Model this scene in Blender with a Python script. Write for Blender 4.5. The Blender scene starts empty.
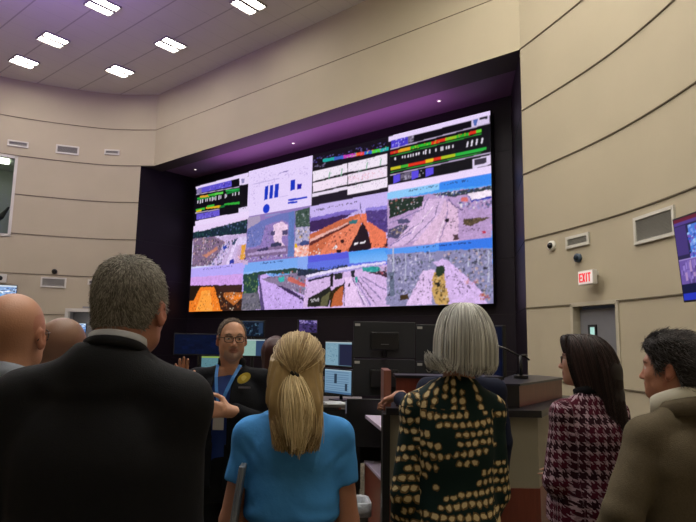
LIGHT_STRENGTH = 41.0
LED_STRENGTH = 1.0
FILL_LAMPS = [('soffit_fill', (-.6, 13.2, 6.2), (-.6, 13.6, 7.0), 8.0, 48, (.75, .28, .9), .3), ('ceiling_fill', (-6.8, 9.4, 8.0), (-7.4, 11.4, 9.4), 3.0, 150, (.42, .25, 1.0)), ('wall_fill', (-2.5, 5.0, 7.0), (3.9, 5.5, 7.6), 2.0, 130, (1, .93, .82))]  # added lamps without fixtures: purple on soffit and ceiling, warm on right wall
import bpy, bmesh, math, random, json
import numpy as np
from mathutils import Vector, Matrix
random.seed(5); rng = np.random.default_rng(5)
C = bpy.context.scene.collection
PI = math.pi

# ------------------------------------------------------------------ helpers
def lin(h):
    if isinstance(h, str):
        h = [int(h[i:i+2], 16)/255 for i in (0, 2, 4)]
    return tuple((c/12.92 if c <= .04045 else ((c+.055)/1.055)**2.4) for c in h[:3])
def tag(o, label=None, cat=None, group=None, kind=None):
    if label: o['label'] = label
    if cat: o['category'] = cat
    if group: o['group'] = group
    if kind: o['kind'] = kind
    return o
def empty(name, loc=(0, 0, 0), rz=0, label=None, cat=None, group=None):
    o = bpy.data.objects.new(name, None); C.objects.link(o)
    o.location = loc; o.rotation_euler = (0, 0, rz); o.empty_display_size = .1
    return tag(o, label, cat, group)
def copy_tree(o, parent=None):
    c = o.copy(); C.objects.link(c)
    if parent is not None: c.parent = parent
    for ch in list(o.children): copy_tree(ch, c)
    return c
MATS = {}
def mat(name, col, rough=.6, metal=0, emit=None, es=1.0, noise=0, nscale=8, bump=0, bscale=40, spec=.5, attr=None, coat=0):
    if name in MATS: return MATS[name]
    m = bpy.data.materials.new(name); m.use_nodes = True; MATS[name] = m
    nt = m.node_tree; b = nt.nodes['Principled BSDF']
    c = lin(col)
    b.inputs['Base Color'].default_value = (*c, 1)
    b.inputs['Roughness'].default_value = rough; b.inputs['Metallic'].default_value = metal
    b.inputs['Specular IOR Level'].default_value = spec
    if coat: b.inputs['Coat Weight'].default_value = coat
    tc = nt.nodes.new('ShaderNodeTexCoord')
    src = None
    if attr:
        a = nt.nodes.new('ShaderNodeAttribute'); a.attribute_name = attr; src = a.outputs['Color']
        nt.links.new(src, b.inputs['Base Color'])
    if noise:
        n = nt.nodes.new('ShaderNodeTexNoise'); n.inputs['Scale'].default_value = nscale; n.inputs['Detail'].default_value = 6
        nt.links.new(tc.outputs['Object'], n.inputs['Vector'])
        mr = nt.nodes.new('ShaderNodeMapRange'); mr.inputs['From Min'].default_value = .3; mr.inputs['From Max'].default_value = .7
        mr.inputs['To Min'].default_value = 1-noise; mr.inputs['To Max'].default_value = 1+noise
        nt.links.new(n.outputs['Fac'], mr.inputs['Value'])
        mx = nt.nodes.new('ShaderNodeVectorMath'); mx.operation = 'SCALE'
        if src: nt.links.new(src, mx.inputs[0])
        else: mx.inputs[0].default_value = c
        nt.links.new(mr.outputs['Result'], mx.inputs['Scale']); nt.links.new(mx.outputs['Vector'], b.inputs['Base Color'])
    if bump:
        n2 = nt.nodes.new('ShaderNodeTexNoise'); n2.inputs['Scale'].default_value = bscale; n2.inputs['Detail'].default_value = 4
        nt.links.new(tc.outputs['Object'], n2.inputs['Vector'])
        bp = nt.nodes.new('ShaderNodeBump'); bp.inputs['Strength'].default_value = bump; bp.inputs['Distance'].default_value = .01
        nt.links.new(n2.outputs['Fac'], bp.inputs['Height']); nt.links.new(bp.outputs['Normal'], b.inputs['Normal'])
    if emit:
        b.inputs['Emission Color'].default_value = (*lin(emit), 1); b.inputs['Emission Strength'].default_value = es
    return m
def N(nt, t, **kw):
    n = nt.nodes.new(t)
    for k, v in kw.items(): setattr(n, k, v)
    return n
def M(nt, op, a, b=None, c=None):
    n = nt.nodes.new('ShaderNodeMath'); n.operation = op
    for i, v in enumerate((a, b, c)):
        if v is None: continue
        if isinstance(v, (int, float)): n.inputs[i].default_value = v
        else: nt.links.new(v, n.inputs[i])
    return n.outputs[0]
def mixc(nt, f, a, b):
    n = nt.nodes.new('ShaderNodeMix'); n.data_type = 'RGBA'
    nt.links.new(f, n.inputs[0]) if not isinstance(f, (int, float)) else setattr(n.inputs[0], 'default_value', f)
    for i, v in ((6, a), (7, b)):
        if isinstance(v, str): n.inputs[i].default_value = (*lin(v), 1)
        else: nt.links.new(v, n.inputs[i])
    return n.outputs[2]

class MB:
    """collects shapes, builds one mesh object"""
    def __init__(s): s.bm = bmesh.new()
    def box(s, c, d, rot=None, bev=0):
        r = bmesh.ops.create_cube(s.bm, size=1); vs = r['verts']
        m = Matrix.Translation(c) @ (rot.to_4x4() if rot is not None else Matrix()) @ Matrix.Diagonal((*d, 1))
        bmesh.ops.transform(s.bm, matrix=m, verts=vs)
        if bev:
            es = list({e for v in vs for e in v.link_edges})
            bmesh.ops.bevel(s.bm, geom=es, offset=bev, segments=2, affect='EDGES', profile=.5)
        return s
    def cyl(s, a, b, r1, r2=None, n=20):
        a, b = Vector(a), Vector(b); d = b-a
        q = d.to_track_quat('Z', 'Y').to_matrix().to_4x4()
        bmesh.ops.create_cone(s.bm, cap_ends=True, segments=n, radius1=r1, radius2=r1 if r2 is None else r2, depth=d.length,
                              matrix=Matrix.Translation((a+b)/2) @ q)
        return s
    def sph(s, c, r, sc=(1, 1, 1), n=16):
        bmesh.ops.create_uvsphere(s.bm, u_segments=n, v_segments=n//2+2, radius=r, matrix=Matrix.Translation(c) @ Matrix.Diagonal((*sc, 1)))
        return s
    def quad(s, *p):
        s.bm.faces.new([s.bm.verts.new(q) for q in p]); return s
    def prism(s, pts, z0, z1):
        lo = [s.bm.verts.new((x, y, z0)) for x, y in pts]; hi = [s.bm.verts.new((x, y, z1)) for x, y in pts]
        n = len(pts); s.bm.faces.new(lo[::-1]); s.bm.faces.new(hi)
        for i in range(n): s.bm.faces.new((lo[i], lo[(i+1) % n], hi[(i+1) % n], hi[i]))
        bmesh.ops.recalc_face_normals(s.bm, faces=s.bm.faces); return s
    def tube(s, pts, r, n=8):
        pts = [Vector(p) for p in pts]; rings = []
        for i, p in enumerate(pts):
            t = (pts[min(i+1, len(pts)-1)]-pts[max(i-1, 0)]).normalized()
            ref = Vector((0, 0, 1)) if abs(t.z) < .9 else Vector((1, 0, 0))
            u = t.cross(ref).normalized(); v = t.cross(u)
            rr = r[i] if isinstance(r, (list, tuple)) else r
            rings.append([s.bm.verts.new(p+(u*math.cos(2*PI*k/n)+v*math.sin(2*PI*k/n))*rr) for k in range(n)])
        for a, b in zip(rings, rings[1:]):
            for k in range(n): s.bm.faces.new((a[k], a[(k+1) % n], b[(k+1) % n], b[k]))
        s.bm.faces.new(rings[0][::-1]); s.bm.faces.new(rings[-1])
        return s
    def build(s, name, m, parent=None, smooth=False, mat4=None):
        me = bpy.data.meshes.new(name); s.bm.normal_update(); s.bm.to_mesh(me); s.bm.free()
        if m: me.materials.append(m)
        if smooth: me.polygons.foreach_set('use_smooth', [True]*len(me.polygons))
        o = bpy.data.objects.new(name, me); C.objects.link(o)
        if parent is not None: o.parent = parent
        if mat4 is not None: o.matrix_local = mat4
        return o
def np_mesh(name, V, F, m, parent=None, cols=None, smooth=True):
    V = np.asarray(V, np.float32); F = np.asarray(F, np.int32)
    me = bpy.data.meshes.new(name)
    me.vertices.add(len(V)); me.vertices.foreach_set('co', V.ravel())
    k = F.shape[1]
    me.loops.add(F.size); me.loops.foreach_set('vertex_index', F.ravel())
    me.polygons.add(len(F)); me.polygons.foreach_set('loop_start', np.arange(len(F), dtype=np.int32)*k)
    me.polygons.foreach_set('loop_total', np.full(len(F), k, np.int32))
    me.polygons.foreach_set('use_smooth', np.full(len(F), smooth, bool))
    me.update(calc_edges=True); me.validate()
    if cols is not None:
        a = me.color_attributes.new('Col', 'FLOAT_COLOR', 'POINT')
        cc = np.ones((len(V), 4), np.float32); cc[:, :3] = cols
        a.data.foreach_set('color', cc.ravel())
    if m: me.materials.append(m)
    o = bpy.data.objects.new(name, me); C.objects.link(o)
    if parent is not None: o.parent = parent
    return o

# ------------------------------------------------------------------ room plan (metres, camera stands at the origin)
def catmull(P, n=12):
    out = []; Q = [P[0]]+list(P)+[P[-1]]
    for i in range(1, len(Q)-2):
        a, b, c, d = Q[i-1], Q[i], Q[i+1], Q[i+2]
        for k in range(n):
            t = k/n
            out.append(tuple(0.5*((2*b[j])+(-a[j]+c[j])*t+(2*a[j]-5*b[j]+4*c[j]-d[j])*t*t+(-a[j]+3*b[j]-3*c[j]+d[j])*t**3) for j in (0, 1)))
    out.append(tuple(P[-1])); return out
WR = catmull([(3.13,10.05),(3.42,9.2),(3.66,8.4),(3.85,7.5),(3.96,6.4),(3.97,5.2),(3.85,3.6),(3.55,1.8),(3.0,-.2),(2.2,-2.2),(1.0,-4.2),(-.8,-6.0)])
WL = catmull([(-6.27,17.84),(-7.7,17.84),(-9.2,17.4),(-10.6,16.75),(-12.3,15.6),(-13.8,14.0),(-14.8,12.0),(-15.3,9.5),(-15.0,6.5),(-13.8,3.5),(-11.8,.8),(-9.2,-1.8),(-6.4,-4.0),(-3.6,-5.4),(-.8,-6.0)])
def cum(W):
    s = [0]
    for a, b in zip(W, W[1:]): s.append(s[-1]+math.dist(a, b))
    return s
def at(W, s):
    c = cum(W)
    for i in range(len(W)-1):
        if s <= c[i+1] or i == len(W)-2:
            t = (s-c[i])/(c[i+1]-c[i]); a, b = W[i], W[i+1]; L = c[i+1]-c[i]
            return (a[0]+(b[0]-a[0])*t, a[1]+(b[1]-a[1])*t), ((b[0]-a[0])/L, (b[1]-a[1])/L)
SEAMS = [1.0, 2.2, 3.4, 4.6, 5.8, 7.0, 8.2]
CEIL = 9.4
M_wall = mat('beige_wall_panel', 'b1a68e', .75, noise=.035, nscale=.9, bump=.05, bscale=60)
M_groove = mat('panel_joint', '6a604f', .9)
M_white = mat('white_paint', 'c9c6bb', .5)
M_black = mat('black_plastic', '0e0f12', .45)
M_dgrey = mat('dark_grey_plastic', '23262b', .5)
M_metal = mat('brushed_metal', '8a8c90', .35, metal=1)

def wall(name, W, holes=(), s1=None, inward=1):
    """curved panelled wall: z bands with recessed joints, holes = (s0,s1,z0,z1)"""
    c = cum(W); S = set(round(v, 4) for v in c)
    for h in holes: S |= {round(h[0], 4), round(h[1], 4)}
    S = sorted(S); Z = {0, CEIL}
    g = .008
    for z in SEAMS: Z |= {z-g, z+g}
    for h in holes: Z |= {h[2], h[3]}
    Z = sorted(Z); bm = bmesh.new(); P = [at(W, s) for s in S]
    def rec(z0, z1): return any(abs((z0+z1)/2-z) < g*.99 and (z1-z0) < 2*g+.001 for z in SEAMS)
    cache = {}
    def v(i, z, off, q=0):
        k = (i, round(z, 4), off, q)
        if k not in cache:
            (x, y), (tx, ty) = P[i]
            cache[k] = bm.verts.new((x+ty*off*inward, y-tx*off*inward, z))
        return cache[k]
    for i in range(len(S)-1):
        sm = (S[i]+S[i+1])/2
        for a, b in zip(Z, Z[1:]):
            zm = (a+b)/2
            if any(h[0] < sm < h[1] and h[2] < zm < h[3] for h in holes): continue
            o = .02 if rec(a, b) else 0
            q = round(a, 4)
            f = bm.faces.new((v(i, a, o, q), v(i+1, a, o, q), v(i+1, b, o, q), v(i, b, o, q)))
            f.material_index = 1 if o else 0; f.smooth = True
            if o:
                for z in (a, b):
                    f = bm.faces.new((v(i, z, 0, -z), v(i+1, z, 0, -z), v(i+1, z, o, -z), v(i, z, o, -z))); f.material_index = 1
    me = bpy.data.meshes.new(name); bm.to_mesh(me); bm.free()
    me.materials.append(M_wall); me.materials.append(M_groove)
    o = bpy.data.objects.new(name, me); C.objects.link(o); return tag(o, kind='structure')
DOOR = (1.16, 2.15, -.01, 2.192)
LWIN = (4.05, 5.8, 4.52, 6.93); LDOOR = (.80, 2.30, -.01, 2.33)
wall('wall_right', WR, [DOOR]); wall('wall_left', WL, [LWIN, LDOOR, (0, .42, -.01, 6.992)], inward=-1)
dv = Vector((.777, -.629, 0)); nv = Vector((.629, .777, 0))     # along / into the video wall niche
def hp(s, D):   # point: s metres along header from left corner, D depth
    o = nv*D + dv*s; return (o.x, o.y)
# header plane depth 9.82
def sproj(x, y): return x*dv.x+y*dv.y
sL, sR = sproj(-6.45, 17.87), sproj(3.13, 10.05)
DH, DB = 9.83, 11.6
def header():
    mb = MB(); Z = [7.0, 8.2-.008, 8.2+.008, CEIL]
    a, b = (-6.27, 17.84), (3.13, 10.05)
    mid = [(a[0]+(b[0]-a[0])*t, a[1]+(b[1]-a[1])*t) for t in (0, .5, 1)]
    for i, (z0, z1) in enumerate(zip(Z, Z[1:])):
        off = .02 if i == 1 else 0
        p, q = [(x+nv.x*off, y+nv.y*off) for x, y in (a, b)]
        f = mb.bm.faces.new([mb.bm.verts.new(v) for v in ((*p, z0), (*q, z0), (*q, z1), (*p, z1))]); f.material_index = int(i == 1)
        if off:
            for z in (z0, z1):
                f = mb.bm.faces.new([mb.bm.verts.new(v) for v in ((*a, z), (*b, z), (*q, z), (*p, z))]); f.material_index = 1
    o = mb.build('wall_back', M_wall); o.data.materials.append(M_groove); tag(o, kind='structure')
header()
M_soff = mat('unlit_soffit_brown', '3a332c', .7)  # unlit front band of the soffit painted as a darker brown
M_purp = mat('purple_lit_niche_ceiling', '6a5068', .6)  # purple light on the rear soffit put into its base colour
M_niche = mat('niche_dark_panel', '150d17', .5, spec=.25, noise=.08, nscale=1.2)
NK = (-6.27, 17.84); NL, NR = at(WL, .42)[0], (3.13, 10.05)
BL, BR = (-5.16*11.72/11.25, 18.653*11.72/11.25), (3.421*11.72/11.25, 11.709*11.72/11.25)
def lerp2(a, b, t): return (a[0]+(b[0]-a[0])*t, a[1]+(b[1]-a[1])*t)
fl, fr = lerp2(NL, BL, .38), lerp2(NR, BR, .38)
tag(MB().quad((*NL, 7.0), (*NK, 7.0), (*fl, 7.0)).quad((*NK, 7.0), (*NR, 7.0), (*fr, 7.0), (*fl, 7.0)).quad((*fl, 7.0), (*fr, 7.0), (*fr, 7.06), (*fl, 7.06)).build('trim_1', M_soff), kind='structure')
tag(MB().quad((*fl, 7.06), (*fr, 7.06), (*BR, 7.06), (*BL, 7.06)).build('ceiling_niche', M_purp), kind='structure')
def niche_wall(name, a, b):
    mb = MB(); Z = [0]
    for z in SEAMS[:5]: Z += [z-.008, z+.008]
    Z.append(7.06)
    d = (Vector((b[0]-a[0], b[1]-a[1], 0))).normalized(); n = Vector((-d.y, d.x, 0))
    for i, (z0, z1) in enumerate(zip(Z, Z[1:])):
        off = n*(.015 if i % 2 else 0)
        f = mb.bm.faces.new([mb.bm.verts.new(v) for v in ((a[0]+off.x, a[1]+off.y, z0), (b[0]+off.x, b[1]+off.y, z0), (b[0]+off.x, b[1]+off.y, z1), (a[0]+off.x, a[1]+off.y, z1))])
        f.material_index = i % 2
    o = mb.build(name, M_niche); o.data.materials.append(M_black); return tag(o, kind='structure')
niche_wall('wall_niche_left', NL, BL); niche_wall('wall_niche_back', BL, BR); niche_wall('wall_niche_right', BR, NR)

# floor: patterned carpet
def carpet():
    m = mat('carpet', '6b655c', .95, bump=.3, bscale=300); nt = m.node_tree; b = nt.nodes['Principled BSDF']
    tc = N(nt, 'ShaderNodeTexCoord'); v = N(nt, 'ShaderNodeTexVoronoi'); v.inputs['Scale'].default_value = 22
    nt.links.new(tc.outputs['Object'], v.inputs['Vector'])
    n = N(nt, 'ShaderNodeTexNoise'); n.inputs['Scale'].default_value = 60; nt.links.new(tc.outputs['Object'], n.inputs['Vector'])
    f = M(nt, 'GREATER_THAN', n.outputs['Fac'], .52)
    f2 = M(nt, 'LESS_THAN', v.outputs['Distance'], .22)
    c1 = mixc(nt, f, '4b463f', '79725f'); nt.links.new(mixc(nt, f2, c1, '8d8670'), b.inputs['Base Color']); return m
pts = [(x, y) for x, y in WR] + [(x, y) for x, y in WL[::-1]] + [BL, BR]
def flat(name, z, m, up=True):
    mb = MB(); vs = [mb.bm.verts.new((x, y, z)) for x, y in pts]; f = mb.bm.faces.new(vs)
    bmesh.ops.triangulate(mb.bm, faces=[f]); return tag(mb.build(name, m), kind='structure')
flat('floor', 0, carpet())
def ceil_mat():
    m = mat('ceiling_panels', 'd6d1cb', .9, noise=.04, nscale=2); nt = m.node_tree; b = nt.nodes['Principled BSDF']
    tc = N(nt, 'ShaderNodeTexCoord'); mp = N(nt, 'ShaderNodeMapping'); mp.inputs['Rotation'].default_value = (0, 0, math.atan2(.629, .777))
    nt.links.new(tc.outputs['Object'], mp.inputs['Vector']); sx = N(nt, 'ShaderNodeSeparateXYZ'); nt.links.new(mp.outputs['Vector'], sx.inputs[0])
    fy = M(nt, 'FRACT', M(nt, 'MULTIPLY', sx.outputs[1], 1/1.015)); l1 = M(nt, 'LESS_THAN', fy, .035)
    fx = M(nt, 'FRACT', M(nt, 'MULTIPLY', sx.outputs[0], 1/.61)); l2 = M(nt, 'MULTIPLY', M(nt, 'LESS_THAN', fx, .03), .22)
    f = M(nt, 'MAXIMUM', M(nt, 'MULTIPLY', l1, .7), l2)
    nt.links.new(mixc(nt, f, 'd6d1cb', '9a948e'), b.inputs['Base Color']); return m
cm = ceil_mat()
mb = MB(); vs = [mb.bm.verts.new((x, y, CEIL)) for x, y in [(x, y) for x, y in WR]+[(x, y) for x, y in WL[::-1]]]
f = mb.bm.faces.new(vs); bmesh.ops.triangulate(mb.bm, faces=[f]); tag(mb.build('ceiling', cm), kind='structure')

# ------------------------------------------------------------------ ceiling lights
M_diff = mat('light_diffuser', 'ffffff', .5, emit='fffaf0', es=LIGHT_STRENGTH)
ang = math.atan2(-.629, .777)
def make_light():
    r = empty('ceiling_light', (0, 0, 0), ang)
    fr = MB(); w, l = .60, .64
    for sx in (-1, 1): fr.box((sx*(w/2-.01), 0, -.02), (.02, l, .05))
    for sy in (-1, 1): fr.box((0, sy*(l/2-.01), -.02), (w, .02, .05))
    fr.box((0, 0, -.02), (.10, l-.04, .04)); fr.box((0, 0, .0), (w, l, .012)); fr.build('frame', mat('fixture_frame', '8e8a86', .5), r)
    for sx in (-1, 1): MB().box((sx*.155, 0, -.022), (.19, l-.10, .02), bev=.006).build('diffuser', M_diff, r)
    return r
lights = [(-5.95, 12.76), (-2.45, 12.6), (-7.96, 14.4), (-4.88, 14.55), (-9.44, 15.67), (-6.87, 16.16)]
names = ['square ceiling light at the top edge of the picture above the curved wall', 'ceiling light at the top, nearest above the video wall header', 'middle light of the left ceiling row', 'ceiling light next to the header wall, centre of its row',
         'leftmost ceiling light near the curved left wall', 'ceiling light closest to the far corner of the room']
seen = list(lights)
for i in range(-1, 5):
    for j in range(6):
        p = nv*(2.1+2.03*i)+dv*(-16.0+2.9*j)
        if i >= 2 and j < 20: continue
        if -13.5 < p.x < 2.8 and p.y > -4.0: seen.append((p.x, p.y))
seen += [(-11.2, 13.2), (-9.9, 11.0), (-7.2, 10.3), (-4.4, 9.6), (-12.2, 10.2), (.4, 6.6), (-1.6, 9.0), (1.6, 4.6), (-11, 7.5)] + [(x_, y_) for x_ in (-1.0, .8, 2.5) for y_ in (-1.2, .8, 2.6, 5.6, 7.3)] + [(1.2, 8.8), (2.4, 8.9)]  # extra unseen fixtures, those over the right side added to brighten that wall
lt = make_light()
for i, p in enumerate(seen):
    o = lt if i == 0 else copy_tree(lt)
    o.location = (p[0], p[1], CEIL-.005); o['category'] = 'ceiling light'; o['group'] = 'square ceiling lights'
    o['label'] = names[i] if i < 6 else 'unseen square ceiling light in the part of the ceiling over the viewers'

# ------------------------------------------------------------------ video wall
SL, SR = Vector((-5.217, 19.03, 0)), Vector((3.12, 12.28, 0)); ZB, ZT = 2.42, 6.73
sd = (SR-SL); SW = sd.length; sd.normalize(); sn = Vector((sd.y, -sd.x, 0))  # towards room
DX, DY = 190, 104
canvas = np.zeros((3*DY, 4*DX, 3)); 
def poly_mask(P):
    P = np.array(P)*[DX, DY]; x0, y0 = np.floor(P.min(0)).astype(int); x1, y1 = np.ceil(P.max(0)).astype(int)+1
    x0, y0 = max(x0, 0), max(y0, 0); x1, y1 = min(x1, 4*DX), min(y1, 3*DY)
    if x1 <= x0 or y1 <= y0: return None
    X, Y = np.meshgrid(np.arange(x0, x1)+.5, np.arange(y0, y1)+.5); m = np.zeros(X.shape, bool); n = len(P)
    for i in range(n):
        (ax, ay), (bx, by) = P[i], P[(i+1) % n]
        if ay == by: continue
        c = ((ay > Y) != (by > Y)) & (X < (bx-ax)*(Y-ay)/(by-ay)+ax); m ^= c
    return (slice(y0, y1), slice(x0, x1)), m
def draw(ops):
    for o in ops:
        if o[0] == 'p':
            r = poly_mask(o[2])
            if r is None: continue
            sl, m = r; c = np.array(lin(o[1]))
            if len(o) > 3:
                t = np.linspace(0, 1, m.shape[0])[:, None, None]; cc = c*(1-t)+np.array(lin(o[3]))*t
                canvas[sl] = np.where(m[..., None], cc, canvas[sl])
            else: canvas[sl][m] = c
        elif o[0] == 'l':
            w = o[2]/2
            for a, b in zip(o[3], o[3][1:]):
                a, b = np.array(a), np.array(b); d = (b-a)*[1.78, 1]; L = np.hypot(*d)+1e-9; n = np.array([-d[1]/L/1.78, d[0]/L])*max(w, .008)
                r = poly_mask([a+n, b+n, b-n, a-n])
                if r: canvas[r[0]][r[1]] = lin(o[1])
        elif o[0] == 'e':
            a = np.linspace(0, 2*PI, 20); r = poly_mask([(o[2][0]+math.cos(t)*o[3], o[2][1]+math.sin(t)*o[3]*1.8) for t in a])
            if r: canvas[r[0]][r[1]] = lin(o[1])
        elif o[0] == 'n':
            cols, n, sz, asp, seed, P = o[1:]; R = np.random.default_rng(seed); r = poly_mask(P)
            if r is None: continue
            (ys, xs), m = r; yy, xx = np.nonzero(m)
            if len(yy) == 0: continue
            for i in range(n):
                k = R.integers(len(yy)); cy, cx = yy[k]+ys.start, xx[k]+xs.start
                h = max(1, sz*DY*R.uniform(.5, 1.1)/2*1.2); w = max(1, h*asp*.62*R.uniform(.6, 1.3)*1.1)
                a0, a1 = int(max(0, cy-h/2)), int(cy+h/2+1); b0, b1 = int(max(0, cx-w/2)), int(cx+w/2+1)
                _c = np.array(lin(cols[R.integers(len(cols))])); _a = .72 if _c.mean() < .2 else .5; canvas[a0:a1, b0:b1] = canvas[a0:a1, b0:b1]*(1-_a)+_c*_a
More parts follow.
